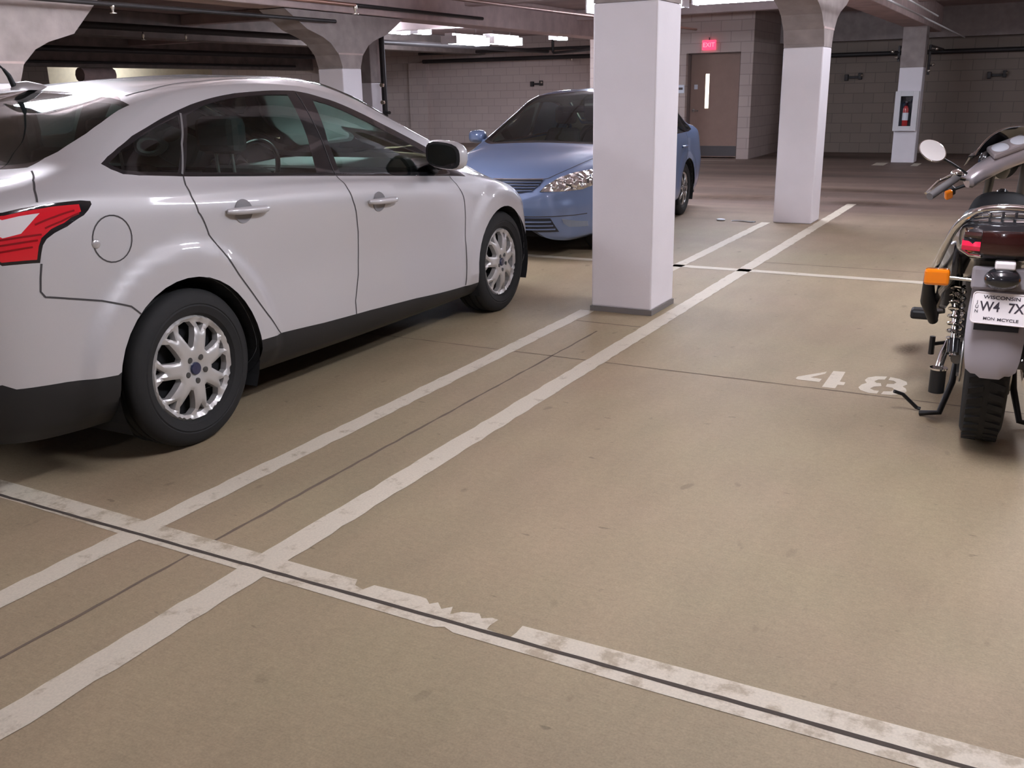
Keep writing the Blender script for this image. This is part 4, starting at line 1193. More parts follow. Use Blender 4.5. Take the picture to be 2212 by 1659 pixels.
    def decal(poly, off, res=.02):
        """a panel set on the nose, given as its front-view outline"""
        pts = []
        for a, b in zip(poly, poly[1:] + poly[:1]):
            k = max(1, int(math.hypot(b[0] - a[0], b[1] - a[1]) / res))
            pts += [Vector((a[0] + (b[0] - a[0]) * i / k, a[1] + (b[1] - a[1]) * i / k)) for i in range(k)]
        nb = len(pts)
        x0, x1 = min(q[0] for q in poly), max(q[0] for q in poly); z0, z1 = min(q[1] for q in poly), max(q[1] for q in poly)
        for x in np.arange(x0, x1, res):
            for z in np.arange(z0, z1, res): pts.append(Vector((x, z)))
        r = delaunay_2d_cdt(pts, [], [list(range(nb))], 1, 1e-6)
        vs_ = []
        for q in r[0]:
            loc, nn, i, d = bv.ray_cast(Vector((q.x, 6, q.y)), Vector((0, -1, 0)))
            if loc is None:
                loc, nn, i, d = bv.find_nearest(Vector((q.x, 3.4, q.y)))
            if nn.y < 0: nn = -nn
            vs_.append(loc + nn * off)
        # skirt back to the skin
        mb_ = MB(); mb_.add(vs_, [tuple(f) for f in r[2]])
        cnt = {}
        for f in r[2]:
            for a, b in zip(f, list(f[1:]) + [f[0]]): cnt.setdefault((min(a, b), max(a, b)), []).append((a, b))
        for k, e in cnt.items():
            if len(e) == 1:
                a, b = e[0]
                mb_.add([vs_[a], vs_[b], vs_[b] - Vector((0, off + .004, 0)), vs_[a] - Vector((0, off + .004, 0))], [(0, 1, 2, 3)])
        return mb_
    for sx in (1, -1):
        k = lambda pl: [(sx * a, b) for a, b in pl]
        hl = decal(k([(.472, .609), (.50, .655), (.586, .722), (.682, .757), (.775, .772), (.815, .735), (.812, .64), (.77, .618), (.69, .614)]), .006, .016).build('headlamp', M['reflector'], C.root, smooth='all')
        for (a, b, rr) in ((.58, .665, .036), (.68, .69, .040)):
            loc, nn, i, d = bv.ray_cast(Vector((sx * a, 6, b)), Vector((0, -1, 0)))
            MB().lathe(loc + nn * .004, nn, [(rr, 0), (rr, .010), (rr * .82, .014), (rr * .5, .004), (0, .001)], 24).build('lamp_bowl', M['chrome'], hl, smooth=True)
        decal(k([(.655, .375), (.80, .33), (.80, .285), (.70, .30), (.665, .335)]), .006).build('fog_lamp_recess', M['fog'], fb)
    gr = decal([(-.46, .705), (.46, .705), (.445, .66), (.40, .615), (.30, .600), (-.30, .600), (-.40, .615), (-.445, .66)], .005).build('grille', M['grille'], C.root)
    for zz, ww in ((.705, .46), (.682, .452), (.660, .442), (.638, .42), (.615, .40)):
        pth = []
        for a in np.linspace(-ww, ww, 21):
            loc, nn, i, d = bv.ray_cast(Vector((a, 6, zz)), Vector((0, -1, 0)))
            if loc: pth.append(loc + nn * .010)
        MB().tube(pth, .0048 if zz < .7 else .008, 6).build('grille_bar', M['chrome'] if zz > .7 else M['car_blue'], gr, smooth=True)
    ik = decal([(-.57, .385), (.57, .385), (.63, .262), (.42, .262), (-.42, .262), (-.63, .262)], .005).build('lower_intake', M['grille'], fb)
    for zz, ww in ((.352, .575), (.318, .59), (.286, .605)):
        pth = []
        for a in np.linspace(-ww, ww, 25):
            loc, nn, i, d = bv.ray_cast(Vector((a, 6, zz)), Vector((0, -1, 0)))
            if loc: pth.append(loc + nn * .009)
        MB().tube(pth, .007, 6).build('intake_bar', M['car_blue'], ik, smooth=True)
    pth = []
    for a in np.linspace(-.80, .80, 41):
        loc, nn, i, d = bv.ray_cast(Vector((a, 6, .40)), Vector((0, -1, 0)))
        if loc: pth.append(loc + nn * .001)
    MB().tube(pth, .004, 6).build('bumper_seam', M['gap'], fb)
    for sx in (1, -1):
        mr = bpy.data.objects.new('door_mirror', None); COL.objects.link(mr); mr.parent = C.root
        rings = []
        for y, s_ in ((-.05, .88), (-.02, 1.0), (.03, 1.0), (.065, .8), (.09, .4)):
            rg = []
            for q in np.linspace(0, 2 * math.pi, 20, endpoint=False):
                cx, cz = math.cos(q), math.sin(q); e = (abs(cx) ** 3 + abs(cz) ** 3) ** (-1 / 3)
                rg.append((sx * (.985 + .098 * cx * e * s_), 1.86 + y, 1.005 + .068 * cz * e * s_))
            rings.append(rg)
        MB().loft(rings).build('mirror_shell', p, mr, smooth=True)
        MB().tube([(sx * .83, 1.92, .94), (sx * .93, 1.88, .965)], .026, 10).build('mirror_arm', p, mr, smooth=True)
        for ly, d in ((.02, rdo), (1.0, fdo)):
            c, n = C.pt(ly + .15, .80)
            k = np.array([sx, 1, 1])
            MB().tube([np.array(C.pt(ly + .05 + .2 * t, .815, .008 + .022 * (1 - (2 * t - 1) ** 4))[0]) * k for t in np.linspace(0, 1, 9)], .013, 10).build('handle', p, d[0 if sx > 0 else 1], smooth=True)
    for ac in (0, 2.72):
        for sx in (1, -1):
            vs_ = []; fs_ = []
            qs = np.linspace(-.45, math.pi + .45, 24)
            for q in qs:
                for w_ in (.50, .868): vs_.append((sx * w_, ac + .362 * math.cos(q), .31 + .362 * math.sin(q)))
            for i in range(len(qs) - 1): fs_.append((2 * i, 2 * i + 1, 2 * i + 3, 2 * i + 2))
            n0 = len(vs_); vs_ += [(sx * .50, ac + .362 * math.cos(q), .31 + .362 * math.sin(q)) for q in qs]
            fs_.append(tuple(range(n0, n0 + len(qs))))
            MB().add(vs_, fs_).build('wheel_housing', M['dark'], C.root)
    st = 2 * math.pi / 7
    holes = []
    for i in range(7):
        a = R(90) + i * st
        holes.append([polar(.075, a - .16), polar(.172, a - .32), polar(.185, a), polar(.172, a + .32), polar(.075, a + .16)])
    for l in (0, 2.72):
        for sx in (1, -1):
            make_wheel(C, l, .31, .852, .31, .20, .205, holes, M['alloy'], M['steel_dark'], sx)
    MB().box(-.72, .72, -1.0, 3.3, .17, .27).build('underbody', M['dark'], C.root)
    MB().box(-.68, .68, -.6, 2.5, .27, .34).build('cabin_floor', M['lining_tan'], C.root)
    MB().loft([[(-.66, 1.80, .96), (.66, 1.80, .96), (.66, 2.38, .955), (-.66, 2.38, .955)], [(-.66, 1.9, .6), (.66, 1.9, .6), (.66, 2.38, .6), (-.66, 2.38, .6)]]).build('dashboard', M['black'], C.root, bevel=.04)
    for x, y, w, nm in ((.36, 1.1, .25, 'front_seat'), (-.36, 1.1, .25, 'front_seat'), (0, .15, .62, 'rear_seat')):
        s_ = bpy.data.objects.new(nm, None); COL.objects.link(s_); s_.parent = C.root
        MB().box(x - w, x + w, y - .05, y + .48, .36, .56).build('cushion', M['cloth_grey'], s_, bevel=.05)
        MB().loft([[(x - w * q, y + .02 - .24 * t - .06, .5 + .56 * t), (x + w * q, y + .02 - .24 * t - .06, .5 + .56 * t), (x + w * q, y + .02 - .24 * t + .06, .5 + .56 * t), (x - w * q, y + .02 - .24 * t + .06, .5 + .56 * t)] for t, q in ((0, 1), (.6, .95), (1, .72))]).build('backrest', M['cloth_grey'], s_, bevel=.04)
        for hx in ([x] if w < .5 else [-.36, .36]):
            MB().box(hx - .13, hx + .13, y - .34, y - .23, 1.10, 1.30).build('headrest', M['cloth_grey'], s_, bevel=.045)
    MB().box(-.13, .13, 1.50, 1.53, 1.24, 1.31).build('rear_view_mirror', M['black'], C.root, bevel=.015)
    MB().tube([(-.36 + .18 * math.cos(q), 1.78 - .07 * math.sin(q), .94 + .17 * math.sin(q)) for q in np.linspace(0, 2 * math.pi, 29)], .014, 8, cap=False).build('steering_wheel', M['black'], C.root, smooth=True)
_blue()

# ------------------------------------------------------------------ the motorcycle (s right, f forward, z up from the rear axle's ground point)
M['bike_black'] = mat('bike_black_paint', (.014, .014, .017), .16, coat=.8)
M['bike_grey'] = mat('mudguard_grey', (.34, .31, .33), .55)
M['bike_silver'] = mat('handlebar_cowl_silver', (.55, .50, .52), .28, .5, coat=.4)
M['smoke_red'] = lens_mat('smoked_red_lens', (.03, .007, .006), .14)
M['bright_red'] = lens_mat('bright_red_lens', (.7, .015, .06), .08, .10)
M['bike_amber'] = lens_mat('amber_signal_lens', (.80, .20, .004), .15, .05)
M['plate'] = mat('plate_white', (.80, .73, .72), .4)
M['plate_ink'] = mat('plate_ink', (.03, .02, .03), .6)
M['tank'] = mat('tank_satin_black', (.008, .008, .009), .7, spec=.05)
M['bike_mirror'] = mat('pale_rough_mirror', (.88, .86, .84), .33, .9)  # pale and rough, standing in for a lamp reflection filling the glass
M['seat'] = mat('seat_vinyl', (.016, .016, .018), .55)
M['engine'] = mat('engine_alloy', (.16, .155, .15), .45, .7)
def _bike():
    root = empty('motorcycle', (-.085, 4.0, 0), R(3), 'black motorcycle on its stand at the right edge, seen from behind', 'motorcycle')
    K, CH = M['bike_black'], M['chrome']
    def wheel(f, z, r, w, rim, turn=0, name='wheel'):
        wr = bpy.data.objects.new(name, None); COL.objects.link(wr); wr.parent = root
        wr.location = (0, f, z); wr.rotation_euler = (0, 0, turn)
        prof = [(rim, -w * .36)]
        for q in np.linspace(-1.35, 1.35, 15): prof.append((r - w * .42 + w * .42 * math.cos(q) ** .8 if abs(q) < 1.5 else rim, w * .5 * math.sin(q)))
        prof.append((rim, w * .36))
        t = MB(); t.lathe((0, 0, 0), (1, 0, 0), prof, 64)
        for i in range(44):      # tread blocks
            a = 2 * math.pi * i / 44
            for sx in (-1, 1):
                c = Vector((sx * w * .24, (r - .004) * math.cos(a + sx * .04), (r - .004) * math.sin(a + sx * .04)))
                er = Vector((0, math.cos(a), math.sin(a))); et = Vector((0, -math.sin(a), math.cos(a)))
                t.obox(c, Vector((w * .17, 0, 0)) + et * .008 * sx, et * .011, er * .006)
        t.build('tyre', M['rubber'], wr, smooth=True)
        MB().lathe((0, 0, 0), (1, 0, 0), [(rim + .006, -w * .38), (rim + .006, -w * .30), (rim - .018, -w * .18), (rim - .018, w * .18), (rim + .006, w * .30), (rim + .006, w * .38), (rim - .004, w * .38), (rim - .026, w * .14), (rim - .026, -w * .14), (rim - .004, -w * .38)], 48, closed=True).build('rim', M['engine'], wr, smooth=True)
        sp = MB()
        for i in range(5):
            a = 2 * math.pi * i / 5
            sp.tube([(0, .03 * math.cos(a), .03 * math.sin(a)), (0, (rim - .02) * math.cos(a), (rim - .02) * math.sin(a))], [.018, .012], 8)
        sp.lathe((-.06, 0, 0), (1, 0, 0), [(0, 0), (.045, 0), (.045, .12), (0, .12)], 24)
        sp.build('spokes', M['engine'], wr, smooth=True)
        MB().lathe((w * .55, 0, 0), (1, 0, 0), [(.06, 0), (.12, 0), (.12, .005), (.06, .005)], 36, closed=True).build('brake_disc', M['steel'], wr, smooth=True)
        return wr
    wheel(0, .315, .305, .148, .215)
    wheel(1.38, .305, .305, .11, .22, R(26))
    # rear guard, plate, lamp
    g = []
    for z, hw, f in ((.70, .075, -.31), (.66, .088, -.345), (.575, .094, -.385), (.50, .094, -.405), (.43, .088, -.415), (.385, .080, -.41), (.37, .062, -.405)):
        g.append([(s, f + .35 * (abs(s) / .1) ** 2.4 * .08, z - (.012 if abs(s) < .04 and z < .39 else 0)) for s in np.linspace(-hw, hw, 9)] + [(s, f + .022 + .35 * (abs(s) / .1) ** 2.4 * .08, z) for s in np.linspace(hw, -hw, 9)])
    MB().loft(g).build('rear_mudguard', M['bike_grey'], root, smooth=True)
    MB().loft([[(-.07, -.40 + y, z), (.07, -.40 + y, z), (.07, -.33 + y, z), (-.07, -.33 + y, z)] for z, y in ((.56, .0), (.55, .0), (.53, -.005))]).build('plate_bracket', K, root)
    pl = bpy.data.objects.new('number_plate', None); COL.objects.link(pl); pl.parent = root
    pl.location = (.006, -.425, .612); pl.rotation_euler = (R(72), R(1.5), R(0)); pl['label'] = 'white number plate'
    w, h = .090, .054
    outline = []
    for cx, cz, a0 in ((w - .012, h - .012, 0), (-w + .012, h - .012, 90), (-w + .012, -h + .012, 180), (w - .012, -h + .012, 270)):
        outline += [(cx + .012 * math.cos(R(a0 + t)), cz + .012 * math.sin(R(a0 + t))) for t in (0, 22, 45, 67, 90)]
    MB().prism(outline, -.0015, .0015).build('plate_blank', M['plate'], pl)
    rim_ = MB(); n = len(outline)
    rim_.tube([(x * .985, z * .975, .002) for x, z in outline] + [(outline[0][0] * .985, outline[0][1] * .975, .002)], .0022, 6, cap=False)
    rim_.build('plate_edge', M['plate'], pl, smooth=True)
    ink = MB()
    def word(t, size, x, y, sx=1.0, bold=.0):
        vs_, fs_ = text_mesh(t, size, bold, .0004)
        ink.add([(vx * sx + x, vy + y, vz + .0021) for vx, vy, vz in vs_], fs_)
    word('WISCONSIN', .0165, .0, .037, 1.25, .0003)
    word('W4', .047, -.034, .004, .85, .0008)
    word('7X', .047, .046, .004, .85, .0008)
    word('MON', .014, -.032, -.036, 1.1, .0002)
    word('MCYCLE', .014, .026, -.037, 1.25, .0002)
    for q, y in enumerate((.018, .002, -.014)):
        word('JUN'[q], .015, -.074, y, 1.0, .0002)
    ink.build('plate_lettering', M['plate_ink'], pl)
    MB().ellipsoid((.0, -.405, .712), .058, .05, .040).build('plate_lamp', K, root, smooth=True)
    MB().box(-.028, .035, -.428, -.36, .746, .772).build('plate_lamp_cap', M['plate'], root, bevel=.006)
    MB().box(-.095, .10, -.375, -.345, .665, .745).build('tail_bracket', M['bike_grey'], root, bevel=.01)
    # tail cowl
    rings = []
    for f, hw, zt, zb in ((-.385, .105, .86, .785), (-.36, .135, .885, .77), (-.25, .150, .90, .745), (-.05, .165, .885, .70), (.15, .185, .84, .62), (.35, .18, .80, .56), (.55, .15, .78, .55)):
        rings.append([(hw * math.copysign(abs(math.cos(q)) ** .6, math.cos(q)), f, (zt + zb) / 2 + (zt - zb) / 2 * math.copysign(abs(math.sin(q)) ** .7, math.sin(q))) for q in np.linspace(0, 2 * math.pi, 28, endpoint=False)])
    MB().loft(rings).build('tail_cowl', K, root, smooth=True)
    tl = bpy.data.objects.new('tail_lamp', None); COL.objects.link(tl); tl.parent = root
    def lens(s0, s1, z0, z1, name, m, f0=-.405, bow=.05):
        rr = []
        for t in np.linspace(0, 1, 9):
            s = s0 + (s1 - s0) * t
            f = f0 + bow * (s / .14) ** 2
            rr.append([(s, f - .006, z0 + .006), (s, f - .012, (z0 + z1) / 2), (s, f - .004, z1 - .006), (s, f + .05, z1), (s, f + .05, z0)])
        return MB().loft(rr).build(name, m, tl, smooth=True)
    lens(-.078, .078, .788, .872, 'centre_lens', M['smoke_red'])
    for sx in (-1, 1):
        lens(sx * .080, sx * .138, .795, .838, 'corner_lens', M['bright_red'])
        lens(sx * .080, sx * .132, .838, .868, 'upper_lens', M['smoke_red'])
        MB().tube([(sx * .075, -.408, .785), (sx * .11, -.396, .786), (sx * .14, -.365, .800)], .005, 8).build('lamp_trim', CH, tl, smooth=True)
    # grab rail
    rail = [(-.235, .12, .63), (-.215, .0, .70), (-.185, -.14, .80), (-.160, -.22, .862), (-.125, -.275, .905), (-.085, -.30, .93), (-.04, -.31, .938), (0, -.312, .940)]
    def smoothpath(P, n=48):
        P = np.array(P, float); d = np.r_[0, np.cumsum(np.linalg.norm(np.diff(P, axis=0), axis=1))]
        return [tuple(p) for p in pchip(d, P)(np.linspace(0, d[-1], n))]
    full = rail + [(-a, b, c) for a, b, c in rail[-2::-1]]
    rl = MB().tube(smoothpath(full, 80), .0135, 12).build('grab_rail', CH, root, smooth=True)
    inner = [(-.150, -.18, .865), (-.115, -.25, .90), (-.075, -.285, .908), (0, -.295, .912)]
    MB().tube(smoothpath(inner + [(-a, b, c) for a, b, c in inner[-2::-1]], 50), .009, 10).build('rack_rail', CH, rl, smooth=True)
    for s in (-.06, -.02, .02, .06):
        MB().tube([(s, -.31, .936), (s, -.30, .905)], .006, 8).tube([(s, -.30, .915), (s, -.10, .915)], .006, 8).build('rack_bar', CH, rl, smooth=True)
    # seat, tank, side panels
    rings = []
    for f, hw, z in ((-.28, .10, .885), (-.2, .135, .905), (.0, .15, .90), (.2, .145, .865), (.4, .13, .82), (.55, .10, .83)):
        rings.append([(hw * math.copysign(abs(math.cos(q)) ** .6, math.cos(q)), f, z - .04 + .05 * math.copysign(abs(math.sin(q)) ** .7, math.sin(q))) for q in np.linspace(0, 2 * math.pi, 24, endpoint=False)])
    MB().loft(rings).build('seat', M['seat'], root, smooth=True)
    rings = []
    for f, hw, zt, zb in ((.45, .08, .83, .72), (.55, .115, .86, .69), (.70, .135, .885, .68), (.85, .125, .885, .70), (.95, .07, .85, .75)):
        rings.append([(hw * math.copysign(abs(math.cos(q)) ** .75, math.cos(q)), f, (zt + zb) / 2 + (zt - zb) / 2 * math.copysign(abs(math.sin(q)) ** .75, math.sin(q))) for q in np.linspace(0, 2 * math.pi, 28, endpoint=False)])
    MB().loft(rings).build('fuel_tank', M['tank'], root, smooth=True)
    for sx in (-1, 1):
        MB().loft([[(sx * a, f, z0), (sx * (a - .03), f, z0), (sx * (a - .03), f, z1), (sx * a, f, z1)] for f, a, z0, z1 in ((-.12, .16, .66, .80), (.05, .205, .56, .76), (.25, .225, .46, .70), (.42, .20, .42, .66), (.5, .17, .46, .62))]).build('side_panel', K, root, smooth=True, bevel=.015)
        MB().tube([(sx * .245, .10, .62), (sx * .24, .18, .50), (sx * .215, .28, .40)], [.018, .03, .02], 12).build('panel_guard', M['black'], root, smooth=True)
        # shock absorber
        sh = bpy.data.objects.new('shock_absorber', None); COL.objects.link(sh); sh.parent = root
        a, b = Vector((sx * .135, .16, .62)), Vector((sx * .125, -.02, .33))
        MB().tube([a, b], .014, 12).build('damper', CH, sh, smooth=True)
        coil = MB(); pts = []
        d = b - a; e1 = d.normalized().cross(Vector((1, 0, 0))).normalized(); e2 = Vector((1, 0, 0))
        for t in np.linspace(.12, .8, 120):
            pts.append(a + d * t + (e1 * math.cos(t * 70) + e2 * math.sin(t * 70)) * .027)
        coil.tube(pts, .0055, 6).build('coil_spring', CH, sh, smooth=True)
        MB().tube([a + d * .80, a + d * .97], .024, 16).build('damper_foot', K, sh, smooth=True)
        # swing arm, foot pegs, stand
        MB().tube([(sx * .11, 0, .315), (sx * .11, .30, .33), (sx * .10, .48, .34)], .022, 10).build('swing_arm', M['engine'], root, smooth=True)
        MB().tube([(sx * .18, .50, .40), (sx * .215, .51, .39)], .014, 10).build('peg_bracket', M['engine'], root, smooth=True)
        MB().box(min(sx * .20, sx * .315), max(sx * .20, sx * .315), .47, .55, .355, .398).build('foot_peg', M['black'], root, bevel=.012)
        MB().tube([(sx * .10, .36, .30), (sx * .115, .24, .15), (sx * .15, .18, .03), (sx * .225, .20, .012)], [.014, .014, .013, .012], 10).build('stand_leg', M['black'], root, smooth=True)
        # rear signals
        sg = bpy.data.objects.new('turn_signal', None); COL.objects.link(sg); sg.parent = root
        MB().tube([(sx * .09, -.33, .690), (sx * .17, -.325, .693)], .007, 10).build('signal_stalk', CH, sg, smooth=True)
        MB().box(sx * .206 - .042, sx * .206 + .042, -.345, -.30, .664, .722).build('signal_lens', M['bike_amber'], sg, bevel=.010)
        MB().box(sx * .206 - .037, sx * .206 + .037, -.298, -.27, .668, .718).build('signal_body', M['black'], sg, bevel=.01)
    MB().tube([(-.17, .08, .148), (-.17, .08, .245)], .030, 18).build('exhaust_tip', M['black'], root, smooth=True)
    MB().tube([(-.17, .08, .245), (-.17, .08, .252)], .034, 18).tube([(-.17, .08, .252), (-.16, .12, .30), (-.14, .2, .34)], .016, 10).build('exhaust_collar', CH, root, smooth=True)
    MB().tube([(.16, -.2, .30), (.165, .2, .28), (.15, .55, .25)], [.045, .045, .03], 16).build('silencer', CH, root, smooth=True)
    MB().tube([(-.225, .26, .012), (-.24, .262, .014), (-.30, .24, .075), (-.335, .22, .09)], .008, 8).build('stand_lever', M['black'], root, smooth=True)
    MB().tube([(-.15, .45, .27), (-.21, .43, .26)], .008, 8).tube([(-.212, .43, .215), (-.212, .43, .295)], .012, 8).build('shift_lever', M['black'], root, smooth=True)
    MB().lathe((-.095, 0, .315), (1, 0, 0), [(0, 0), (.085, 0), (.09, .004), (.085, .008), (0, .008)], 36).build('sprocket', M['steel'], root, smooth=True)
    MB().box(-.105, -.085, 0, .5, .385, .40).box(-.105, -.085, 0, .5, .245, .26).build('chain', M['engine'], root)
    MB().box(-.12, .12, .55, .95, .28, .62).build('engine', M['engine'], root, bevel=.04)
    MB().tube([(0, .3, .66), (0, .98, .86)], .028, 10).tube([(0, .95, .84), (0, .86, .35), (0, .5, .26)], .024, 10).build('frame', K, root, smooth=True)
    # steering: bars turned to the left
    ax = Vector((0, -.44, .9)).normalized()
    Cb = Vector((.012, .985, 1.025))
    e = Vector((.815, .48, .325)).normalized()
    upv = (ax - e * ax.dot(e)).normalized(); fw = upv.cross(e).normalized()
    st = bpy.data.objects.new('handlebar', None); COL.objects.link(st); st.parent = root
    def hb(a, b, c): return Cb + e * a + fw * b + upv * c
    rings = []
    for a, rr, hh in ((-.225, .026, .030), (-.21, .040, .042), (-.15, .046, .046), (-.05, .052, .046), (.05, .052, .046), (.15, .046, .046), (.21, .040, .042), (.225, .026, .030)):
        rings.append([hb(a, rr * math.cos(q) - .02 * (a / .2) ** 2, hh * math.sin(q) * .9 - .02 * (abs(a) / .2) ** 2) for q in np.linspace(0, 2 * math.pi, 20, endpoint=False)])
    MB().loft(rings).build('handlebar_cowl', M['bike_silver'], st, smooth=True)
    MB().loft([[hb(a, b, .038 + h2) for a, b in ((-.10, -.035), (.10, -.035), (.085, .055), (-.085, .055))] for h2 in (0, .028)]).build('gauge_pod', M['bike_silver'], st, bevel=.012)
    for a in (-.045, .045):
        c = hb(a, .008, .0665)
        MB().lathe(c, upv, [(0, .002), (.033, .002), (.036, .0)], 24).build('gauge_face', M['sign_white'], st, smooth=True)
    sc_ = []
    for t in np.linspace(-1, 1, 15):
        sc_.append([hb(.19 * t, .10 - .05 * t * t, .01), hb(.18 * t, .085 - .05 * t * t, .06), hb(.165 * t, .06 - .05 * t * t, .115 - .045 * t * t), hb(.165 * t, .064 - .05 * t * t, .115 - .045 * t * t), hb(.18 * t, .089 - .05 * t * t, .06), hb(.19 * t, .104 - .05 * t * t, .01)])
    MB().loft(sc_).build('fly_screen', M['black_gloss'], st, smooth=True)
    MB().tube([sc_[i][2] + upv * .003 for i in range(15)], .004, 8).build('screen_edge', CH, st, smooth=True)
    MB().lathe(hb(0, .075, -.06), fw, [(0, .07), (.06, .065), (.082, .04), (.085, .0), (.06, -.06), (0, -.08)], 28).build('headlight', K, st, smooth=True)
    for sx in (-1, 1):
        p0 = hb(sx * .20, -.02, -.028); p1 = hb(sx * .26, -.045, -.03); p2 = hb(sx * .385, -.115, -.035)
        if sx < 0: p1, p2 = Vector((-.192, .775, .950)), Vector((-.293, .612, .878))
        MB().tube([p0, p1], .013, 10).build('bar_tube', CH, st, smooth=True)
        MB().tube([p1, p1 * .9 + p2 * .1, p2], [.0165, .0175, .0165], 14).build('grip', M['grip'], st, smooth=True)
        MB().ellipsoid(p1 + upv * .014 + fw * .008, .026, .026, .02).build('switch_pod', CH, st, smooth=True)
        MB().tube([p1 + fw * .03, p1 * .5 + p2 * .5 + fw * .05, p2 + fw * .03], [.007, .006, .006], 8).build('hand_lever', CH, st, smooth=True)
        mi = bpy.data.objects.new('mirror', None); COL.objects.link(mi); mi.parent = st
        mc = Vector((-.308, .80, 1.063)) if sx < 0 else hb(.37, .02, .15)
        MB().tube([p0 + upv * .02, (p0 + mc) / 2 + upv * .01, mc + Vector((0, .012, -.01))], .0055, 8).build('mirror_stalk', M['black'], mi, smooth=True)
        # tilted oval, its glass towards the rear and the roof
        nrm = Vector((.12 if sx < 0 else -.12, -.80, .50)).normalized()
        la = (Vector((.72, 0, -.70)) if sx < 0 else Vector((.9, 0, .3)))
        la = (la - nrm * la.dot(nrm)).normalized(); sa = nrm.cross(la)
        def oval(k, o): return [mc + nrm * o + (la * math.cos(q) * .066 + sa * math.sin(q) * .047) * k for q in np.linspace(0, 2 * math.pi, 32, endpoint=False)]
        MB().loft([oval(.2, -.028), oval(.6, -.024), oval(.95, -.008), oval(1.0, 0), oval(.95, .002)]).build('mirror_back', CH, mi, smooth=True)
        MB().loft([oval(.93, .001), oval(.93, .0035)]).build('mirror_face', M['bike_mirror'], mi)
        sg = bpy.data.objects.new('front_signal', None); COL.objects.link(sg); sg.parent = st
        fc = hb(sx * .235, .09, -.13)
        MB().tube([hb(sx * .08, .06, -.11), fc], .008, 8).build('signal_stalk', M['black'], sg, smooth=True)
        MB().obox(fc, e * .022, fw * .02, upv * .020).build('signal_body', M['black'], sg, bevel=.008)
        MB().obox(fc + e * sx * .02 - fw * .024, e * .018, fw * .012, upv * .022).build('signal_lens', M['bike_amber'], sg, bevel=.008)
        top = hb(sx * .085, 0, -.04); bot = Vector((sx * .085 - .02, 1.38, .305))
        MB().tube([top, top * .4 + bot * .6, bot], [.019, .019, .024], 12).build('fork_leg', M['engine'], st, smooth=True)
    rr = []
    for q in np.linspace(R(15), R(150), 16):
        c = Vector((0, 1.38 + .33 * math.cos(q), .305 + .33 * math.sin(q)))
        rr.append([c + Vector((s, 0, -.012 * (s / .06) ** 2)) for s in (-.06, -.03, 0, .03, .06)] + [c + Vector((s, -.004, -.006 - .012 * (s / .06) ** 2)) for s in (.06, .03, 0, -.03, -.06)])
    MB().loft(rr).build('front_mudguard', K, st, smooth=True)
M['grip'] = mat('grip_rubber', (.16, .15, .15), .6)
_bike()

# ------------------------------------------------------------------ the stair door, signs, cabinet
d = bpy.data.objects.new('door_1', None); COL.objects.link(d); d.location = (-5.875, 19.40, 0)
tag(d, 'brown steel door with a narrow lit pane under the exit sign', 'door', kind='structure')
MB().box(-.50, -.205, -.05, 0, .02, 2.0).box(-.125, .50, -.05, 0, .02, 2.0).box(-.205, -.125, -.05, 0, .02, .97).box(-.205, -.125, -.05, 0, 1.63, 2.0).build('door_leaf', M['door'], d)
MB().box(-.205, -.125, -.035, -.02, .97, 1.63).build('lit_pane', M['lite'], d)
MB().box(-.48, .48, -.056, -.05, .04, .24).build('kick_plate', M['kick'], d)
MB().box(-.545, -.5, -.14, .02, 0, 2.03).box(.5, .545, -.14, .02, 0, 2.03).box(-.545, .545, -.14, .02, 2.0, 2.045).build('door_frame', M['doorframe'], d)
hd_ = MB().lathe((-.43, -.05, .93), (0, -1, 0), [(.03, 0), (.03, .01), (.012, .015), (.012, .05)], 16)
hd_.tube([(-.43, -.10, .93), (-.32, -.10, .925)], .012, 8).build('lever_handle', M['steel'], d, smooth=True)
MB().box(-.43, -.36, -.053, -.05, 1.34, 1.43).build('door_notice', M['plate_note'] if 'plate_note' in M else M['sign_white'], d)
ex = empty('exit_sign', (-5.96, 19.14, 2.16), 0, 'glowing red exit sign on the block wall above the door', 'exit sign')
MB().box(-.13, .13, -.05, 0, -.09, .09).build('sign_box', M['exit'], ex, bevel=.006)
vs_, fs_ = text_mesh('EXIT', .115, .001, .001)
MB().add([(x * 1.0, -.0515 - z, y) for x, y, z in vs_], fs_).build('exit_lettering', M['exit_letters'], ex)
MB().tube([(0, -.02, .09), (0, -.02, .14)], .012, 8).build('sign_mount', M['pipe'], ex)
sg = empty('wall_sign', (-6.53, 19.135, 1.35), 0, 'small pale sign left of the brown door', 'sign')
MB().box(-.09, .09, -.01, 0, -.08, .08).build('sign_panel', M['sign_white'], sg, bevel=.003)
MB().box(-.06, .06, -.012, -.01, -.015, .03).build('sign_print', M['sign_print'] if 'sign_print' in M else M['kick'], sg)

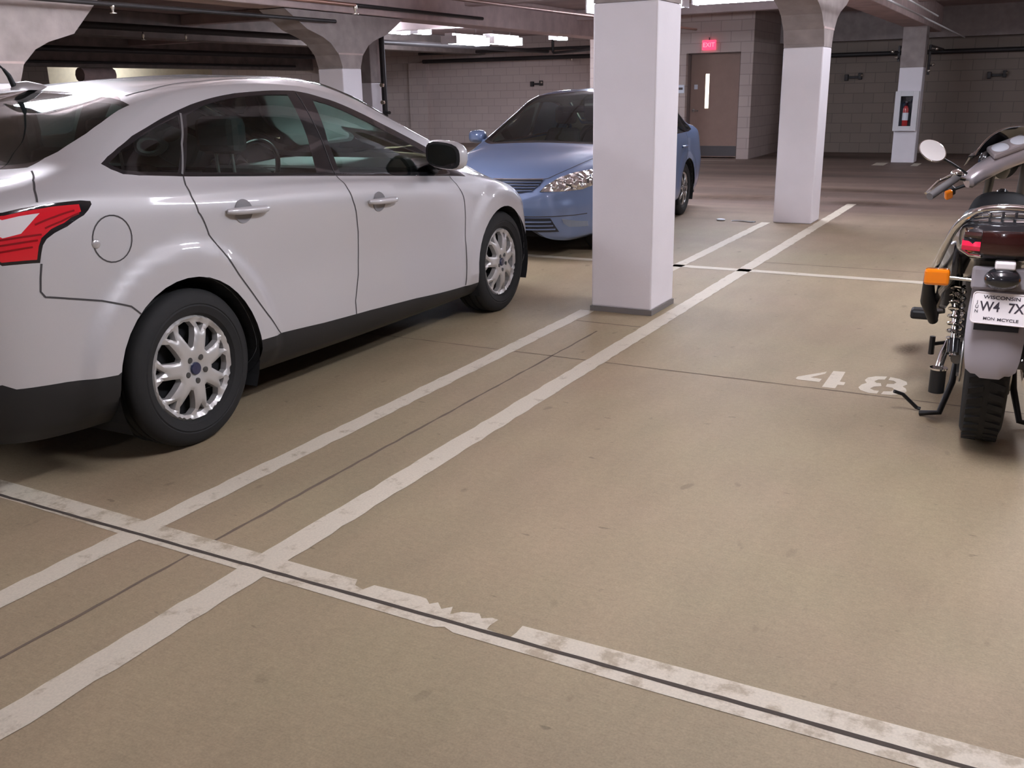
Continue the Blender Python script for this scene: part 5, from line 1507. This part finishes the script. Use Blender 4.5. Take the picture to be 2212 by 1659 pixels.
cb = empty('extinguisher_cabinet', (-2.215, 18.855, .90), 0, 'white framed fire extinguisher cabinet on the far column', 'cabinet')
MB().prism([(-.185, -.32), (.185, -.32), (.185, .32), (-.185, .32)], -.012, -.002, (0, 2, 1)).build('back_panel', M['kick'], cb)
fr = MB()
for x0, x1, z0, z1 in ((-.195, -.10, -.34, .34), (.10, .195, -.34, .34), (-.10, .10, -.34, -.255), (-.10, .10, .255, .34)):
    fr.box(x0, x1, -.10, -.012, z0, z1)
fr.build('cabinet_frame', M['white'], cb, bevel=.004)
MB().box(-.10, .10, -.098, -.095, -.255, .255).build('cabinet_pane', glass_mat('cabinet_glass', (.8, .78, .8), .7), cb)
fe = empty('fire_extinguisher', (-2.215, 18.80, .645), 0, 'fire extinguisher behind the cabinet glass', 'extinguisher')
MB().lathe((0, 0, 0), (0, 0, 1), [(0, .002), (.055, .002), (.062, .012), (.062, .29), (.05, .34), (.022, .37), (.022, .395), (0, .395)], 24).build('cylinder', M['red'], fe, smooth=True)
MB().lathe((0, 0, .10), (0, 0, 1), [(.0635, 0), (.0635, .13)], 24).build('label_band', M['sign_white'], fe, smooth=True)
MB().box(-.02, .02, -.02, .02, .395, .425).tube([(0, 0, .42), (.07, 0, .45)], .010, 8).tube([(0, 0, .405), (.065, 0, .42)], .008, 8).build('valve', M['steel'], fe)
MB().tube([(-.02, 0, .41), (-.07, 0, .38), (-.075, 0, .25), (-.072, 0, .12)], .010, 8).build('hose', M['black'], fe, smooth=True)

# ------------------------------------------------------------------ pipes and sprinklers under the slab
def pipe(pts, r, label, m='pipe', name='pipe', cat='pipe', group='pipes under the ceiling'):
    o = MB().tube(pts, r, 10).build(name, M[m], smooth=True)
    return tag(o, label, cat, group)
pipe([(-7.80, 4.6, 2.20), (-7.80, 9.9, 2.22)], .022, 'thin dark pipe along the beam face above the silver car, the lower of two')
pipe([(-7.80, 4.6, 2.42), (-7.80, 13.5, 2.44)], .024, 'thin dark pipe along the beam face above the silver car, the upper of two')
pipe([(-11.5, 6, 2.32), (-11.5, 23.2, 2.34)], .05, 'dark pipe running away beyond the columns at left')
pipe([(-17, 6, 2.32), (-17, 23.6, 2.34)], .06, 'far dark pipe beside the low beam')
pipe([(-15.6, 23.6, 2.22), (-8.4, 23.6, 2.2)], .055, 'dark pipe along the top of the tan wall, the lower of two')
pipe([(-15.6, 23.4, 2.42), (-8.4, 23.4, 2.41)], .04, 'dark pipe along the top of the tan wall, the upper of two')
pipe([(-11.2, 22.9, ZC - .04), (-11.2, 22.9, 2.32), (-11.14, 22.84, 2.28), (-8.7, 20.6, 2.26)], .035, 'dark pipe slanting above the tan wall')
pipe([(-4.5, 4.9, 2.10), (-4.5, 9.0, 2.12), (-4.5, 13.8, 2.15)], .016, 'reddish copper pipe at the top edge left of the middle column', 'pipe_rust')
pipe([(-6.2, 6.0, 2.20), (-6.2, 8.2, 2.21)], .018, 'short copper pipe end at the top edge', 'pipe_rust')
pipe([(-1.55, 6.5, 2.165), (-1.55, 20.9, 2.185)], .012, 'thin pale conduit at upper right running to the far wall', 'fixture')
pipe([(-1.38, 6.5, 2.165), (-1.38, 14.0, 2.18)], .010, 'second thin conduit beside the pale one at upper right', 'fixture')
pipe([(-5.0, 21.45, 1.96), (8.0, 21.45, 1.96)], .045, 'dark sprinkler main along the far wall behind the cabinet column')
sp_ = MB().tube([(-10.62, 14.75, 0), (-10.62, 14.75, 1.9), (-10.62, 14.75, ZC)], .05, 12).tube([(-10.62, 14.72, .86), (-10.50, 14.68, .74), (-10.30, 14.62, .72)], [.05, .055, .04], 10).tube([(-10.62, 14.70, 1.05), (-10.46, 14.66, 1.04)], .03, 8).build('standpipe', M['pipe'], smooth=True)
tag(sp_, 'dark standpipe with a bent outlet on the small far column', 'pipe', 'pipes under the ceiling')
for z_ in (1.22, 1.52): MB().lathe((-10.62, 14.69, z_), (.3, -1, 0), [(0, .03), (.035, .03), (.045, 0)], 16).build('outlet_cap', M['brass'], sp_, smooth=True)
duct = pipe([(-19.95, 15.7, 1.93), (-19.95, 16.6, 1.93)], .168, 'thick round duct end before the cream wall', 'beam', 'duct', 'duct', None)
pipe([(-19.72, 6, 2.20), (-19.72, 23, 2.20)], .03, 'dark pipe under the low beam')
def sprinkler(x, y, z, label, top=None):
    r_ = empty('sprinkler_head', (x, y, z), 0, label, 'sprinkler', 'sprinkler heads')
    MB().lathe((0, 0, 0), (0, 0, 1), [(.018, .05), (.020, .02), (.012, .0), (.010, -.02), (.034, -.03), (.034, -.034), (0, -.036)], 16).build('deflector', M['brass'], r_, smooth=True)
    MB().tube([(0, 0, .04), (0, 0, (top or ZC) - z)], .009, 8).build('drop_pipe', M['pipe'], r_, smooth=True)
sprinkler(-7.80, 6.6, 2.16, 'bright sprinkler head above the silver car roof', 2.185)
sprinkler(-11.5, 11.0, 2.22, 'bright sprinkler head left of the concrete column', 2.275)
sprinkler(-11.5, 10.2, 2.20, 'faint sprinkler head far above the silver car', 2.275)
sprinkler(-6.2, 8.2, 2.16, 'sprinkler head at the end of the short copper pipe', 2.195)
sprinkler(-11.0, 23.6, 2.13, 'bright sprinkler head on the pipe over the tan wall', 2.165)
def riser(x, y, fits, label):
    r_ = empty('riser', (x, y, 0), 0, label, 'pipe', 'risers beside the far column')
    MB().tube([(0, 0, fits[0][2] - .05), (0, 0, 2.0), (0, 2.32, 2.0)], .022, 8).build('riser_pipe', M['pipe'], r_, smooth=True)
    for dx, dy, z in fits:
        MB().tube([(0, 0, z), (dx, dy, z + .01)], .016, 8).build('branch', M['pipe'], r_, smooth=True)
        MB().ellipsoid((dx, dy, z + .02), .030, .030, .026).build('bright_fitting', M['brass'], r_, smooth=True)
riser(-2.46, 19.10, [(-.03, -.06, 1.80), (-.10, -.06, 1.90)], 'short dark riser with two bright fittings left of the far column')
riser(-1.95, 19.10, [(.02, -.06, 1.56), (.08, -.06, 1.66), (.11, -.06, 1.92)], 'short dark riser with bright fittings right of the far column')
def hook(x, y, z, label):
    r_ = empty('wall_bracket', (x, y, z), 0, label, 'bracket', 'dark brackets on the block walls')
    MB().box(-.15, .15, -.06, -.03, -.03, .02).build('bar', M['pipe'], r_, bevel=.008)
    MB().box(-.17, -.10, -.12, 0, -.07, .06).build('bracket_end', M['pipe'], r_, bevel=.01)
    MB().box(.10, .17, -.12, 0, -.05, .08).build('bracket_end', M['pipe'], r_, bevel=.01)
    MB().ellipsoid((.17, -.12, .03), .028, .028, .028).build('bright_cap', M['brass'], r_, smooth=True)
hook(-12.15, YB, 1.56, 'dark bracket on the tan wall just above the blue car roof')
hook(-3.62, 21.6, 1.52, 'dark bracket on the far wall between the two right columns')
hook(-.95, 21.6, 1.50, 'dark bracket on the far wall right of the cabinet column')

# ------------------------------------------------------------------ litter on the floor
lt = MB().ellipsoid((-2.92, 10.02, .012), .05, .03, .012).build('paper_scrap', M['sign_white'], smooth=True); tag(lt, 'small white scrap on the floor behind the middle column', 'litter')
lt = MB().loft([[(-2.80 + t * .25, 10.02 + .03 * math.sin(t * 6) - .02, .004 + .006 * math.sin(t * 3.1)), (-2.80 + t * .25, 10.02 + .03 * math.sin(t * 6) + .025, .004), (-2.80 + t * .25, 10.02 + .03 * math.sin(t * 6), .012)] for t in np.linspace(0, 1, 8)]).build('dark_strip', M['pipe']); tag(lt, 'dark strip lying beside the white scrap', 'litter')
def stain_mat():
    m = bpy.data.materials.new('floor_stain'); m.use_nodes = True
    nt = m.node_tree; nt.nodes.clear(); L = nt.links.new
    out = nt.nodes.new('ShaderNodeOutputMaterial'); tr = nt.nodes.new('ShaderNodeBsdfTransparent'); df = nt.nodes.new('ShaderNodeBsdfDiffuse')
    df.inputs[0].default_value = (.10, .065, .045, 1)
    tc = nt.nodes.new('ShaderNodeTexCoord'); n = nt.nodes.new('ShaderNodeTexNoise'); n.inputs['Scale'].default_value = 6; n.inputs['Detail'].default_value = 6
    L(tc.outputs['Object'], n.inputs['Vector'])
    ln = nt.nodes.new('ShaderNodeVectorMath'); ln.operation = 'LENGTH'
    L(tc.outputs['Object'], ln.inputs[0])
    r = nt.nodes.new('ShaderNodeMapRange'); r.inputs['From Min'].default_value = 1.0; r.inputs['From Max'].default_value = .3; r.inputs['To Min'].default_value = 0; r.inputs['To Max'].default_value = .75
    L(ln.outputs['Value'], r.inputs['Value'])
    mu = nt.nodes.new('ShaderNodeMath'); mu.operation = 'MULTIPLY'; L(r.outputs['Result'], mu.inputs[0]); L(n.outputs['Fac'], mu.inputs[1])
    mx = nt.nodes.new('ShaderNodeMixShader'); L(mu.outputs[0], mx.inputs[0]); L(tr.outputs[0], mx.inputs[1]); L(df.outputs[0], mx.inputs[2]); L(mx.outputs[0], out.inputs[0])
    return m
M['stain'] = stain_mat()
def stain(x, y, rx, ry, label, rz=0):
    vs_ = [(math.cos(q), math.sin(q), 0) for q in np.linspace(0, 2 * math.pi, 40, endpoint=False)]
    o = MB().add(vs_, [tuple(range(40))]).build('floor_stain', M['stain'], recalc=False)
    o.location = (x, y, .0025); o.scale = (rx, ry, 1); o.rotation_euler = (0, 0, rz)
    return tag(o, label, 'stain', kind='structure')
stain(-.50, 5.30, .085, .16, 'dark oil spot beyond the stall number')
stain(-3.4, 12.3, 1.1, .5, 'dark tyre smear before the stair door', R(10))
stain(-2.4, 13.6, 1.6, .35, 'dark tyre smear beyond the second white column', R(-6))
stain(-1.75, 12.1, .5, .35, 'dark smear at the end of the long stripe')
